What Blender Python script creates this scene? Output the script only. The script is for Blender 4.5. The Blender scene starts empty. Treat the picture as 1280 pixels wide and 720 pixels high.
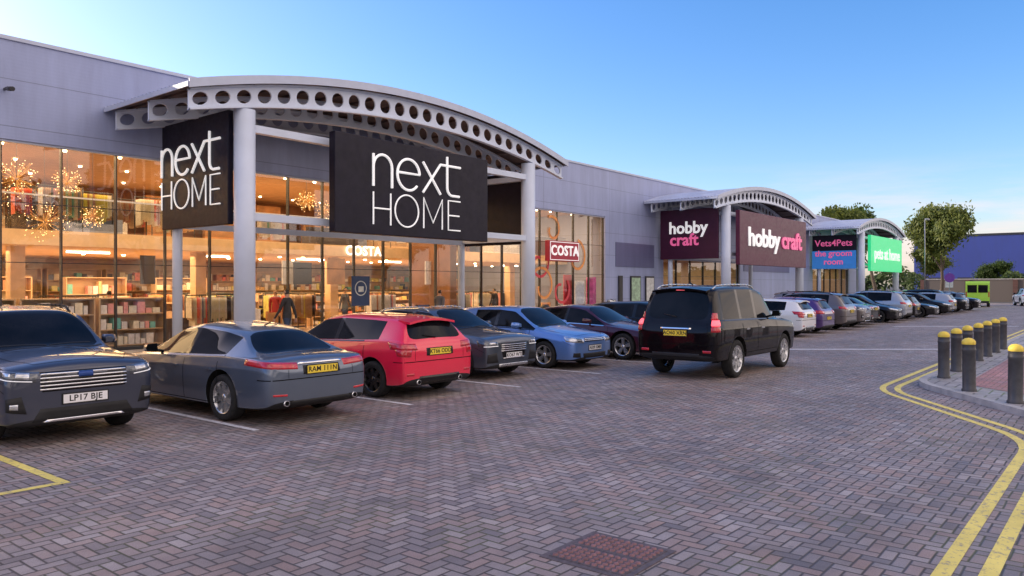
import bpy,bmesh,math,random
from mathutils import Vector,Matrix
from mathutils.bvhtree import BVHTree
R=math.radians
random.seed(7)
scene=bpy.context.scene
COL=scene.collection

# ---------------------------------------------------------------- materials
class NT:
    def __init__(s,nt): s.nt=nt; s.n=nt.nodes; s.l=nt.links
    def m(s,op,a,b=None,c=None):
        n=s.n.new('ShaderNodeMath'); n.operation=op
        for i,v in enumerate((a,b,c)):
            if v is None: continue
            if isinstance(v,(int,float)): n.inputs[i].default_value=v
            else: s.l.new(v,n.inputs[i])
        return n.outputs[0]
    def noise(s,scale,detail=4,vec=None,rough=.55):
        n=s.n.new('ShaderNodeTexNoise'); n.inputs['Scale'].default_value=scale
        n.inputs['Detail'].default_value=detail; n.inputs['Roughness'].default_value=rough
        if vec is not None: s.l.new(vec,n.inputs['Vector'])
        return n.outputs['Fac']
    def pos(s):
        return s.n.new('ShaderNodeNewGeometry').outputs['Position']
    def obj(s):
        return s.n.new('ShaderNodeTexCoord').outputs['Object']
    def mix(s,f,a,b,mode='MIX'):
        n=s.n.new('ShaderNodeMix'); n.data_type='RGBA'; n.blend_type=mode
        for i,v in ((0,f),(6,a),(7,b)):
            if isinstance(v,(int,float)): n.inputs[i].default_value=v
            elif isinstance(v,tuple): n.inputs[i].default_value=(v[0],v[1],v[2],1)
            else: s.l.new(v,n.inputs[i])
        return n.outputs[2]
    def ramp(s,f,stops):
        n=s.n.new('ShaderNodeValToRGB'); e=n.color_ramp.elements
        while len(e)<len(stops): e.new(.5)
        for i,(p,c) in enumerate(stops):
            e[i].position=p; e[i].color=(c[0],c[1],c[2],1)
        s.l.new(f,n.inputs[0]); return n.outputs[0]
    def maprange(s,f,a,b,c,d):
        n=s.n.new('ShaderNodeMapRange'); s.l.new(f,n.inputs[0])
        for i,v in enumerate((a,b,c,d)): n.inputs[i+1].default_value=v
        return n.outputs[0]

def newmat(name):
    m=bpy.data.materials.new(name); m.use_nodes=True
    nt=NT(m.node_tree); b=m.node_tree.nodes['Principled BSDF']
    return m,nt,b
MC={}
def mat(name,col,rough=.6,metal=0,var=.12,nscale=3,bump=0,bscale=40,emit=0,ecol=None,coat=0,spec=.5):
    if name in MC: return MC[name]
    m,nt,b=newmat(name)
    v=nt.obj()
    f=nt.noise(nscale,5,v)
    lo=tuple(c*(1-var) for c in col); hi=tuple(min(1,c*(1+var)) for c in col)
    c=nt.ramp(f,[(.3,lo),(.7,hi)])
    nt.l.new(c,b.inputs['Base Color'])
    r=nt.maprange(nt.noise(nscale*2.3,3,v),.3,.7,max(.02,rough*.85),min(1,rough*1.15))
    nt.l.new(r,b.inputs['Roughness'])
    b.inputs['Metallic'].default_value=metal
    b.inputs['Specular IOR Level'].default_value=spec
    b.inputs['Coat Weight'].default_value=coat
    b.inputs['Coat Roughness'].default_value=.04
    if emit:
        ec=ecol or col
        b.inputs['Emission Color'].default_value=(ec[0],ec[1],ec[2],1)
        b.inputs['Emission Strength'].default_value=emit
    if bump:
        bn=nt.n.new('ShaderNodeBump'); bn.inputs['Strength'].default_value=bump; bn.inputs['Distance'].default_value=.01
        nt.l.new(nt.noise(bscale,4,v),bn.inputs['Height']); nt.l.new(bn.outputs[0],b.inputs['Normal'])
    MC[name]=m; return m

def paver_mat(name,unit,cols,joint,rot=0.0,stain=.3):
    m,nt,b=newmat(name)
    mp=nt.n.new('ShaderNodeMapping'); nt.l.new(nt.pos(),mp.inputs[0]); mp.inputs['Rotation'].default_value=(0,0,rot)
    wob=nt.n.new('ShaderNodeTexNoise'); wob.inputs['Scale'].default_value=.7
    nt.l.new(mp.outputs[0],wob.inputs['Vector'])
    va=nt.n.new('ShaderNodeVectorMath'); va.operation='MULTIPLY_ADD'
    nt.l.new(wob.outputs['Color'],va.inputs[0]); va.inputs[1].default_value=(.07,.07,0); nt.l.new(mp.outputs[0],va.inputs[2])
    sp=nt.n.new('ShaderNodeSeparateXYZ'); nt.l.new(va.outputs[0],sp.inputs[0])
    x=nt.m('DIVIDE',sp.outputs[0],unit); y=nt.m('DIVIDE',sp.outputs[1],unit)
    i=nt.m('FLOOR',x); j=nt.m('FLOOR',y); fx=nt.m('SUBTRACT',x,i); fy=nt.m('SUBTRACT',y,j)
    k=nt.m('FLOORED_MODULO',nt.m('SUBTRACT',i,j),4)
    def eq(v): return nt.m('COMPARE',k,v,.25)
    e0,e1,e2,e3=eq(0),eq(1),eq(2),eq(3)
    dl=nt.m('ADD',fx,nt.m('MULTIPLY',e1,9)); dr=nt.m('ADD',nt.m('SUBTRACT',1,fx),nt.m('MULTIPLY',e0,9))
    db=nt.m('ADD',fy,nt.m('MULTIPLY',e2,9)); dt=nt.m('ADD',nt.m('SUBTRACT',1,fy),nt.m('MULTIPLY',e3,9))
    d=nt.m('MINIMUM',nt.m('MINIMUM',dl,dr),nt.m('MINIMUM',db,dt))
    bi=nt.m('SUBTRACT',i,e1); bj=nt.m('SUBTRACT',j,e2)
    cb=nt.n.new('ShaderNodeCombineXYZ'); nt.l.new(bi,cb.inputs[0]); nt.l.new(bj,cb.inputs[1])
    wn=nt.n.new('ShaderNodeTexWhiteNoise'); wn.noise_dimensions='2D'; nt.l.new(cb.outputs[0],wn.inputs['Vector'])
    c=nt.ramp(wn.outputs['Value'],[(q/(len(cols)-1),cc) for q,cc in enumerate(cols)])
    P=nt.pos()
    st=nt.maprange(nt.noise(.35,6,P,.65),.35,.7,1-stain,1.12)
    st2=nt.maprange(nt.noise(2.2,5,P,.7),.3,.7,.82,1.12)
    st3=nt.maprange(nt.noise(90,2,P,.7),.3,.7,.8,1.2)
    s=nt.m('MULTIPLY',nt.m('MULTIPLY',st,st2),st3)
    spot=nt.maprange(nt.noise(1.1,2,P),.62,.72,1,.72)
    s=nt.m('MULTIPLY',s,spot)
    mps=nt.n.new('ShaderNodeMapping'); mps.inputs['Scale'].default_value=(.03,.9,1); nt.l.new(P,mps.inputs[0])
    s=nt.m('MULTIPLY',s,nt.maprange(nt.noise(1.0,3,mps.outputs[0]),.4,.65,1.04,.88))
    vo=nt.n.new('ShaderNodeTexVoronoi'); vo.inputs['Scale'].default_value=1.7; nt.l.new(P,vo.inputs['Vector'])
    s=nt.m('MULTIPLY',s,nt.maprange(vo.outputs['Distance'],.035,.06,.6,1))
    c=nt.mix(1.0,c,s,'MULTIPLY')
    jm=nt.maprange(d,.04,.12,0,1)
    moss=nt.mix(nt.maprange(nt.noise(.8,3,P),.5,.62,0,1),joint,(joint[0]*1.2,joint[1]*1.5,joint[2]*.7))
    c=nt.mix(jm,moss,c)
    nt.l.new(c,b.inputs['Base Color'])
    nt.l.new(nt.maprange(nt.noise(3,3,P),.3,.7,.5,.75),b.inputs['Roughness'])
    h=nt.m('ADD',nt.m('ADD',nt.maprange(d,.0,.14,0,1),nt.m('MULTIPLY',wn.outputs['Value'],.35)),nt.m('MULTIPLY',nt.noise(120,2,P),.25))
    bn=nt.n.new('ShaderNodeBump'); bn.inputs['Strength'].default_value=.7; bn.inputs['Distance'].default_value=.007
    nt.l.new(h,bn.inputs['Height']); nt.l.new(bn.outputs[0],b.inputs['Normal'])
    MC[name]=m; return m

def worn_paint(name,col,under):
    m,nt,b=newmat(name); P=nt.pos()
    f=nt.maprange(nt.noise(14,6,P,.75),.36,.47,0,1)
    v=nt.maprange(nt.noise(2,4,P),.3,.7,.8,1.05)
    c=nt.mix(1.0,col,v,'MULTIPLY'); c=nt.mix(f,under,c)
    nt.l.new(c,b.inputs['Base Color']); b.inputs['Roughness'].default_value=.7
    MC[name]=m; return m

def arch_glass(name,tint=(.95,.97,.97),base=.07):
    m,nt,b=newmat(name); nt.n.remove(b)
    out=nt.n['Material Output']
    tr=nt.n.new('ShaderNodeBsdfTransparent'); tr.inputs[0].default_value=(*tint,1)
    gl=nt.n.new('ShaderNodeBsdfGlossy'); gl.inputs['Roughness'].default_value=.015; gl.inputs[0].default_value=(1,1,1,1)
    fr=nt.n.new('ShaderNodeFresnel'); fr.inputs[0].default_value=1.5
    f=nt.m('ADD',nt.m('MULTIPLY',fr.outputs[0],1.2),base-.04)
    f=nt.m('MINIMUM',f,.9)
    bn=nt.n.new('ShaderNodeBump'); bn.inputs['Strength'].default_value=.03; bn.inputs['Distance'].default_value=.05
    nt.l.new(nt.noise(.5,1,nt.pos()),bn.inputs['Height']); nt.l.new(bn.outputs[0],gl.inputs['Normal'])
    mx=nt.n.new('ShaderNodeMixShader'); nt.l.new(f,mx.inputs[0]); nt.l.new(tr.outputs[0],mx.inputs[1]); nt.l.new(gl.outputs[0],mx.inputs[2])
    nt.l.new(mx.outputs[0],out.inputs[0]); MC[name]=m; return m

def paint_mat(name,col,metal=.4,spec=.5,dust=.3,coat=1):
    m,nt,b=newmat(name)
    f=nt.noise(900,1,nt.obj())
    c=nt.ramp(f,[(.35,tuple(x*.88 for x in col)),(.65,tuple(min(1,x*1.12) for x in col))])
    sp=nt.n.new('ShaderNodeSeparateXYZ'); nt.l.new(nt.obj(),sp.inputs[0])
    dz=nt.maprange(sp.outputs[2],.2,.6,dust,0)
    dz=nt.m('MULTIPLY',dz,nt.noise(5,5,nt.obj()))
    c=nt.mix(dz,c,(.16,.14,.13))
    nt.l.new(c,b.inputs['Base Color'])
    b.inputs['Metallic'].default_value=metal; b.inputs['Specular IOR Level'].default_value=spec
    b.inputs['Coat Weight'].default_value=coat; b.inputs['Coat Roughness'].default_value=.02
    nt.l.new(nt.maprange(nt.noise(4,4,nt.obj()),.3,.7,.28,.4),b.inputs['Roughness'])
    return m

# ---------------------------------------------------------------- mesh helpers
def empty(name,loc=(0,0,0),rotz=0):
    e=bpy.data.objects.new(name,None); e.empty_display_size=.3
    e.location=loc; e.rotation_euler=(0,0,rotz); COL.objects.link(e); return e
def addobj(name,me,parent=None,loc=(0,0,0),rot=(0,0,0)):
    o=bpy.data.objects.new(name,me); COL.objects.link(o)
    o.location=loc; o.rotation_euler=rot
    if parent: o.parent=parent
    return o
class MB:
    def __init__(s): s.v=[]; s.f=[]; s.mi=[]; s.mats=[]; s.sm=[]
    def mid(s,m):
        if m not in s.mats: s.mats.append(m)
        return s.mats.index(m)
    def face(s,vs,m,sm=False):
        n=len(s.v); s.v+= [tuple(p) for p in vs]; s.f.append(tuple(range(n,n+len(vs)))); s.mi.append(s.mid(m)); s.sm.append(sm)
    def box(s,x0,x1,y0,y1,z0,z1,m):
        n=len(s.v)
        s.v+=[(x0,y0,z0),(x1,y0,z0),(x1,y1,z0),(x0,y1,z0),(x0,y0,z1),(x1,y0,z1),(x1,y1,z1),(x0,y1,z1)]
        for f in ((0,3,2,1),(4,5,6,7),(0,1,5,4),(1,2,6,5),(2,3,7,6),(3,0,4,7)):
            s.f.append(tuple(n+i for i in f)); s.mi.append(s.mid(m)); s.sm.append(False)
    def tube(s,p0,p1,r0,r1,m,seg=12,cap=True):
        p0=Vector(p0);p1=Vector(p1); d=(p1-p0).normalized()
        a=d.orthogonal().normalized(); b=d.cross(a); n=len(s.v)
        for p,r in ((p0,r0),(p1,r1)):
            for i in range(seg):
                t=2*math.pi*i/seg; s.v.append(tuple(p+(a*math.cos(t)+b*math.sin(t))*r))
        k=s.mid(m)
        for i in range(seg):
            j=(i+1)%seg; s.f.append((n+i,n+j,n+seg+j,n+seg+i)); s.mi.append(k); s.sm.append(True)
        if cap:
            s.f.append(tuple(n+i for i in reversed(range(seg)))); s.mi.append(k); s.sm.append(False)
            s.f.append(tuple(n+seg+i for i in range(seg))); s.mi.append(k); s.sm.append(False)
    def lathe(s,prof,m,seg=24,c=(0,0,0),axis='z'):
        n=len(s.v); c=Vector(c)
        for pr in prof:
            r,h=pr[0],pr[1]
            for i in range(seg):
                t=2*math.pi*i/seg
                if axis=='z': s.v.append(tuple(c+Vector((r*math.cos(t),r*math.sin(t),h))))
                else: s.v.append(tuple(c+Vector((r*math.cos(t),h,r*math.sin(t)))))
        for q in range(len(prof)-1):
            mm=prof[q][2] if len(prof[q])>2 else m
            for i in range(seg):
                j=(i+1)%seg
                s.f.append((n+q*seg+i,n+q*seg+j,n+(q+1)*seg+j,n+(q+1)*seg+i)); s.mi.append(s.mid(mm)); s.sm.append(True)
    def prism(s,pts,z0,z1,m,mside=None):
        n=len(pts)
        s.face([(x,y,z1) for x,y in pts],m)
        for i in range(n):
            a=pts[i]; b=pts[(i+1)%n]
            s.face([(a[0],a[1],z0),(b[0],b[1],z0),(b[0],b[1],z1),(a[0],a[1],z1)],mside or m)
    def mesh(s,name):
        me=bpy.data.meshes.new(name); me.from_pydata(s.v,[],s.f)
        for m in s.mats: me.materials.append(m)
        for p,k,sm in zip(me.polygons,s.mi,s.sm): p.material_index=k; p.use_smooth=sm
        me.update(); return me
    def obj(s,name,parent=None,loc=(0,0,0),rot=(0,0,0),bevel=0):
        o=addobj(name,s.mesh(name),parent,loc,rot)
        if bevel:
            b=o.modifiers.new('b','BEVEL'); b.width=bevel; b.segments=2; b.limit_method='ANGLE'; b.angle_limit=R(50)
        return o
def evalmesh(o,name):
    dg=bpy.context.evaluated_depsgraph_get(); dg.update()
    return bpy.data.meshes.new_from_object(o.evaluated_get(dg),depsgraph=dg)
TC={}
def text_mesh(s,size,ext,bold=0,m=None,space=1.0,name='lettering'):
    key=(s,size,ext,bold,m.name,space)
    if key in TC: return TC[key]
    cu=bpy.data.curves.new('t','FONT'); cu.body=s; cu.size=size; cu.extrude=ext; cu.offset=bold
    cu.align_x='CENTER'; cu.align_y='CENTER'; cu.resolution_u=3; cu.space_character=space
    o=bpy.data.objects.new('t',cu); COL.objects.link(o)
    me=evalmesh(o,'lettering'); me.materials.clear(); me.materials.append(m); me.name=name
    bpy.data.objects.remove(o); TC[key]=me; return me
def arc(cx,cy,rx,ry,a0,a1,n=14):
    return [(cx+rx*math.cos(R(a0+(a1-a0)*i/n)),cy+ry*math.sin(R(a0+(a1-a0)*i/n))) for i in range(n+1)]
def strokes_mesh(paths,r,m,name='lettering'):
    cu=bpy.data.curves.new('s','CURVE'); cu.dimensions='3D'; cu.bevel_depth=r; cu.bevel_resolution=2; cu.use_fill_caps=True
    for p in paths:
        sp=cu.splines.new('POLY'); sp.points.add(len(p)-1)
        for q,pt in zip(sp.points,p): q.co=(pt[0],pt[1],0,1)
    o=bpy.data.objects.new('s',cu); COL.objects.link(o); me=evalmesh(o,name)
    me.materials.clear(); me.materials.append(m); me.name=name; bpy.data.objects.remove(o); return me
def logo_paths(w):
    P=[];Q=[]; s=w/3.7
    b=.06; h=.92
    P.append([(-1.85,b),(-1.85,b+h)]); P.append([(-1.85,b+h-.38)]+arc(-1.5,b+h-.36,.35,.36,180,0)+[(-1.15,b)])
    P.append([(-.93,b+.5),(-.05,b+.5)]+arc(-.49,b+.46,.45,.46,8,318,30))
    P.append([(.1,b),(.85,b+h)]); P.append([(.1,b+h),(.85,b)])
    P.append([(1.15,b+h+.28),(1.15,b+.25)]+arc(1.38,b+.25,.23,.25,180,270,8)+[(1.7,b)]); P.append([(.85,b+h),(1.75,b+h)])
    t=-.10; H=.92
    Q.append([(-1.85,t),(-1.85,t-H)]);Q.append([(-1.2,t),(-1.2,t-H)]);Q.append([(-1.85,t-.46),(-1.2,t-.46)])
    Q.append(arc(-.56,t-.46,.47,.47,0,360,36))
    Q.append([(.13,t-H),(.13,t),(.53,t-H*.8),(.93,t),(.93,t-H)])
    Q.append([(1.75,t),(1.2,t),(1.2,t-H),(1.75,t-H)]);Q.append([(1.2,t-.46),(1.7,t-.46)])
    sc=lambda L:[[(x*s,y*s) for x,y in p] for p in L]
    return sc(P),sc(Q)
FACE_F=(R(90),0,0)
FACE_L=(R(90),0,R(-90))
FACE_X=(R(90),0,R(90))

# ---------------------------------------------------------------- world / sun
SE,SAZ=R(20),R(-16)
w=bpy.data.worlds.new("World"); scene.world=w; w.use_nodes=True
nt=NT(w.node_tree); bg=w.node_tree.nodes['Background']
sky=nt.n.new('ShaderNodeTexSky'); sky.sky_type='NISHITA'; sky.sun_disc=False
sky.sun_elevation=SE; sky.sun_rotation=SAZ; sky.air_density=1.0; sky.dust_density=1.2; sky.ozone_density=2.4; sky.altitude=50
tc=nt.n.new('ShaderNodeTexCoord'); sp=nt.n.new('ShaderNodeSeparateXYZ'); nt.l.new(tc.outputs['Generated'],sp.inputs[0])
mp=nt.n.new('ShaderNodeMapping'); mp.inputs['Scale'].default_value=(1.2,1.2,9); nt.l.new(tc.outputs['Generated'],mp.inputs[0])
cl=nt.noise(2.6,7,mp.outputs[0],.6)
band=nt.m('MULTIPLY',nt.maprange(sp.outputs[2],.0,.03,0,1),nt.maprange(sp.outputs[2],.05,.15,1,0))
cf=nt.m('MULTIPLY',nt.maprange(cl,.45,.64,0,.8),band)
hs=nt.n.new('ShaderNodeHueSaturation'); hs.inputs['Saturation'].default_value=1.32; nt.l.new(sky.outputs[0],hs.inputs['Color'])
skc=nt.mix(1.0,hs.outputs[0],(1.04,.96,1.1),'MULTIPLY')
skc=nt.mix(cf,skc,(4.6,3.7,3.5))
mp2=nt.n.new('ShaderNodeMapping'); mp2.inputs['Scale'].default_value=(1.5,1.5,3); nt.l.new(tc.outputs['Generated'],mp2.inputs[0])  # cloud bank added out of view behind the camera to brighten the ground
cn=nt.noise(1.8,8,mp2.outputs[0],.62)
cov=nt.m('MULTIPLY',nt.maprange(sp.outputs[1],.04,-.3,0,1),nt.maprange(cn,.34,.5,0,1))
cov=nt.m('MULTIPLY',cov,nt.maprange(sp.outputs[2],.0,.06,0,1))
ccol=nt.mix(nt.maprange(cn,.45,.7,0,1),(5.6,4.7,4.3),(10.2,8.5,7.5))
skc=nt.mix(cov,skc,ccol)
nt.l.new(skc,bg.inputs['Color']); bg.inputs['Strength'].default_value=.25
sd=bpy.data.lights.new('sun','SUN'); sd.energy=4.5; sd.angle=R(.5); sd.color=(1,.86,.66)
so=addobj('sun',sd)
sundir=Vector((math.sin(SAZ)*math.cos(SE),math.cos(SAZ)*math.cos(SE),math.sin(SE)))
so.rotation_euler=sundir.to_track_quat('Z','Y').to_euler()

# ---------------------------------------------------------------- camera
cd=bpy.data.cameras.new('camera'); cam=addobj('camera',cd,None,(0,0,1.95))
TH=38.95
cam.rotation_euler=(R(90),0,R(TH-90)); cd.lens=27.14; cd.sensor_width=36; cd.clip_end=5000
cd.shift_y=-3/1280
scene.camera=cam
scene.view_settings.view_transform='Standard'; scene.view_settings.look='None'; scene.view_settings.exposure=0

# ---------------------------------------------------------------- ground
asph=mat('asphalt',(.07,.068,.07),.85,var=.25,nscale=.6,bump=.4,bscale=90)
pav=paver_mat('block_paving',.105,[(.235,.20,.20),(.36,.30,.285),(.40,.285,.25),(.32,.275,.27),(.46,.39,.37)],(.068,.056,.052))
pav2=paver_mat('footway_paving',.2,[(.34,.32,.31),(.44,.41,.40)],(.15,.14,.14),stain=.2)
redpav=paver_mat('red_paving',.1,[(.44,.20,.18),(.55,.28,.25)],(.15,.1,.1),stain=.25)
kerbm=mat('kerb_concrete',(.42,.40,.39),.85,var=.25,nscale=4,bump=.3)
yel=worn_paint('yellow_line_paint',(.92,.74,.18),(.34,.28,.2))
wht=worn_paint('white_line_paint',(.78,.76,.76),(.32,.28,.28))
g=MB(); g.face([(-1500,-1500,-.02),(1500,-1500,-.02),(1500,1500,-.02),(-1500,1500,-.02)],asph); g.obj('ground')
g=MB(); g.face([(-60,-30,0),(100,-30,0),(100,15.3,0),(-60,15.3,0)],pav); g.obj('paved_road')
def strip(mb,pts,wd,z,m):
    pts=[Vector(p) for p in pts]; L=[];Rr=[]
    for i,p in enumerate(pts):
        a=pts[max(0,i-1)]; b=pts[min(len(pts)-1,i+1)]; d=(b-a).normalized(); n=Vector((-d.y,d.x))
        L.append(p+n*wd/2); Rr.append(p-n*wd/2)
    for i in range(len(pts)-1):
        mb.face([(*Rr[i],z),(*Rr[i+1],z),(*L[i+1],z),(*L[i],z)],m)
def rounded(pts,r,n=6):
    out=[Vector(pts[0])]
    for i in range(1,len(pts)-1):
        p=Vector(pts[i]); a=(Vector(pts[i-1])-p).normalized(); b=(Vector(pts[i+1])-p).normalized()
        p0=p+a*r; p1=p+b*r
        for k in range(n+1):
            t=k/n; out.append((p0*(1-t)**2)+(p*2*t*(1-t))+(p1*t*t))
    out.append(Vector(pts[-1])); return out
def off(pts,d):
    pts=[Vector(p) for p in pts]; o=[]
    for i,p in enumerate(pts):
        a=pts[max(0,i-1)]; b=pts[min(len(pts)-1,i+1)]; t=(b-a).normalized(); o.append(p+Vector((-t.y,t.x))*d)
    return o
ybase=rounded([(-20,1.02),(11.6,1.02),(15.6,3.82),(70,3.82)],.9)
g=MB(); strip(g,ybase,.11,.004,yel); strip(g,off(ybase,-.25),.11,.004,yel); g.obj('double_yellow_lines')
g=MB()
strip(g,[(3.15,8.2),(3.15,14)],.1,.004,yel); strip(g,[(-6,8.25),(3.1,8.25)],.1,.004,yel)
strip(g,[(1.6,8.31),(3.09,10.6)],.1,.006,yel); strip(g,[(0.0,8.31),(3.09,13)],.1,.006,yel)
g.obj('yellow_bay_marking')
g=MB()
for i in range(26):
    x=5.92+2.86*i
    strip(g,[(x,9.2),(x,14.6)],.09,.004,wht)
g.obj('white_bay_lines')
g=MB(); strip(g,[(23.4,8.6),(26.8,4.4)],.28,.004,wht); strip(g,[(40,9),(44,4.4)],.3,.004,wht); g.obj('white_road_line')
kerb=rounded([(-20,.3),(12.3,.3),(16.6,3.38),(70,3.38)],.8)
inner=off(kerb,-.14)
g=MB()
g.prism([tuple(p) for p in kerb]+[tuple(p) for p in reversed(inner)],0,.10,kerbm)
g.obj('kerb')
g=MB(); g.prism([tuple(p) for p in reversed(inner)]+[(-20,-12),(70,-12)],0,.098,pav2); g.obj('footway')
g=MB(); g.face([(15.4,1.2,.103),(34,1.2,.103),(34,2.5,.103),(16.6,2.5,.103)],redpav); g.obj('red_path')
g=MB(); g.box(-60,95,15.3,15.45,-.01,.12,kerbm); g.obj('shopfront_kerb')
g=MB(); g.box(-60,95,15.453,22.3,-.01,.118,pav2); g.obj('shopfront_footway')
iron=mat('cast_iron',(.24,.12,.12),.6,metal=.1,var=.35,nscale=20,bump=.3)
iron2=mat('cast_iron_frame',(.12,.095,.10),.7,metal=.1,var=.3,nscale=20)
g=MB(); cx,cy=4.80,2.98; s=.31
g.box(cx-s-.05,cx+s+.05,cy-s-.05,cy+s+.05,-.01,.006,iron2)
g.box(cx-s,cx-.004,cy-s,cy+s,0,.010,iron2); g.box(cx+.004,cx+s,cy-s,cy+s,0,.010,iron2)
for i in range(11):
    for j in range(11):
        x=cx-s+.035+i*.055; y=cy-s+.035+j*.055
        if abs(x-cx)<.02: continue
        g.lathe([(.022,.010),(.018,.020),(.0,.021)],iron,8,(x,y,0))
g.obj('manhole_cover')

# ---------------------------------------------------------------- bollards
bdark=mat('bollard_grey',(.055,.055,.062),.5,var=.3,nscale=8); byel=mat('bollard_yellow',(.85,.62,.08),.55,var=.15,nscale=9)
bm_=MB()
bm_.lathe([(.12,0,bdark),(.12,.03,bdark),(.105,.05,bdark),(.105,.70,bdark),(.112,.71,bdark),(.112,.74,bdark),(.105,.75,bdark),(.105,.82,byel),(.110,.83,byel),(.108,.87,byel),(.09,.90,byel),(.055,.925,byel),(.0,.935,byel)],bdark,20)
bme=bm_.mesh('bollard')
for (x,y) in [(17.5,3.02)]+[(17.5+1.5*i,3.04) for i in range(1,7)]+[(15.6,2.3),(14.45,1.5)]:
    o=addobj('bollard',bme,None,(x,y-.02,.099),(random.uniform(-.012,.012),random.uniform(-.012,.012),random.random()*6))

# ---------------------------------------------------------------- retail building
def panelwall(name,col,pw=1.2,ph=.0,metal=.1):
    m,nt,b=newmat(name); P=nt.pos(); sp=nt.n.new('ShaderNodeSeparateXYZ'); nt.l.new(P,sp.inputs[0])
    fz=nt.m('FRACT',nt.m('DIVIDE',sp.outputs[2],pw)); ln=nt.m('LESS_THAN',fz,.018)
    fx=nt.m('FRACT',nt.m('DIVIDE',sp.outputs[0],6.0)); ln2=nt.m('LESS_THAN',fx,.004)
    rib=nt.m('SINE',nt.m('MULTIPLY',sp.outputs[2],70))
    line=nt.m('MAXIMUM',ln,ln2)
    mp=nt.n.new('ShaderNodeMapping'); mp.inputs['Scale'].default_value=(1.5,1.5,.25); nt.l.new(P,mp.inputs[0])
    v=nt.maprange(nt.noise(1.2,6,mp.outputs[0],.65),.3,.7,.86,1.08)
    c=nt.mix(1.0,col,v,'MULTIPLY'); c=nt.mix(nt.m('MULTIPLY',line,.5),c,(.08,.09,.12))
    nt.l.new(c,b.inputs['Base Color']); b.inputs['Roughness'].default_value=.42; b.inputs['Metallic'].default_value=metal
    bn=nt.n.new('ShaderNodeBump'); bn.inputs['Strength'].default_value=.25; bn.inputs['Distance'].default_value=.004
    nt.l.new(nt.m('SUBTRACT',nt.m('MULTIPLY',rib,.3),line),bn.inputs['Height']); nt.l.new(bn.outputs[0],b.inputs['Normal'])
    return m
wallm=panelwall('wall_cladding',(.31,.36,.57)); walld=panelwall('dark_cladding',(.13,.14,.27),.6)
trim=mat('grey_trim',(.46,.51,.65),.4,metal=.1,var=.06); white=mat('white_steel',(.60,.67,.82),.38,var=.06,nscale=1.5)
roofm=mat('roof_sheet',(.46,.50,.64),.4,metal=.3,var=.12,nscale=1)
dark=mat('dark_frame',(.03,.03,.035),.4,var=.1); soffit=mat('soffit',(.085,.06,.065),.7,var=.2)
glass=arch_glass('shop_glass'); glassd=arch_glass('canopy_glass',(.7,.75,.8),.12)
blk=mat('sign_black',(.012,.010,.022),.5,var=.2,spec=.25); letw=mat('letter_white',(.9,.9,.92),.4,var=.03,emit=.4,ecol=(1,1,1))
FY=22.3; X0=-32; 
def unit_walls(name,x0,x1,holes,ztop=8.2,interior=True):
    e=empty(name,(0,0,0)); g=MB()
    xs=x0
    for (a,b,zt) in holes:
        if a>xs+.01: g.box(xs,a,FY,FY+.3,.1,ztop,wallm)
        g.box(a,b,FY,FY+.3,zt,ztop,wallm); xs=b
    if x1>xs+.01: g.box(xs,x1,FY,FY+.3,.1,ztop,wallm)
    g.box(x0,x0+.3,FY+.301,48,.1,ztop,wallm); g.box(x1-.3,x1,FY+.301,48,.1,ztop,wallm); g.box(x0+.3,x1-.3,47.7,48,.1,ztop,wallm)
    g.obj('walls',e)
    g=MB(); g.box(x0+.301,x1-.301,FY+.301,47.699,7.3,7.5,roofm); g.obj('roof',e)
    g=MB(); g.box(x0,x1,FY-.05,FY+.36,ztop+.001,ztop+.10,trim); g.obj('parapet_cap',e)
    return e
def glazing(e,a,b,zt,module=1.42,hz=(2.55,4.1)):
    g=MB(); y=FY+.14
    g.face([(a,y,.14),(b,y,.14),(b,y,zt),(a,y,zt)],glass); g.obj('window_glass',e)
    g=MB(); n=max(1,round((b-a)/module))
    for i in range(n+1):
        x=a+(b-a)*i/n; g.box(x-.014,x+.014,y-.05,y+.10,.14,zt,dark)
    for z in hz: g.box(a,b,y-.02,y+.02,z-.010,z+.010,dark)
    g.box(a,b,y-.07,y+.07,.118,.2,dark); g.box(a,b,y-.08,y+.08,zt-.06,zt,trim)
    g.obj('window_frames',e)
A=unit_walls('retail_store',X0,36.6,[(-20,35.6,5.68)])
B=unit_walls('retail_store',36.6,64.0,[(42.2,53.8,3.6)])
C=unit_walls('retail_store',64.0,86.0,[(70,81,3.6)])
glazing(A,-20,35.6,5.68); glazing(B,42.2,53.8,3.6,2); glazing(C,70,81,3.6,2)
g=MB(); g.box(36.65,41.0,FY-.03,FY-.002,3.0,4.35,walld); g.box(54.5,64,FY-.03,FY-.002,3.0,4.35,walld); g.obj('dark_panel_band',B)
pstw=mat('poster_white',(.7,.72,.7),.5,var=.2,nscale=6); pstg=mat('poster_green',(.35,.5,.35),.5,var=.4,nscale=7); pstp=mat('poster_pink',(.7,.12,.35),.5,var=.3,nscale=5)
for a,b,m_ in ((38.2,39.3,pstg),(39.9,40.9,pstw),(36.9,37.3,dark)):
    g=MB(); g.box(a,b,FY-.09,FY-.032,.7,2.5,dark); g.box(a+.07,b-.07,FY-.10,FY-.091,.8,2.4,m_); g.obj('wall_poster',B)

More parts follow.
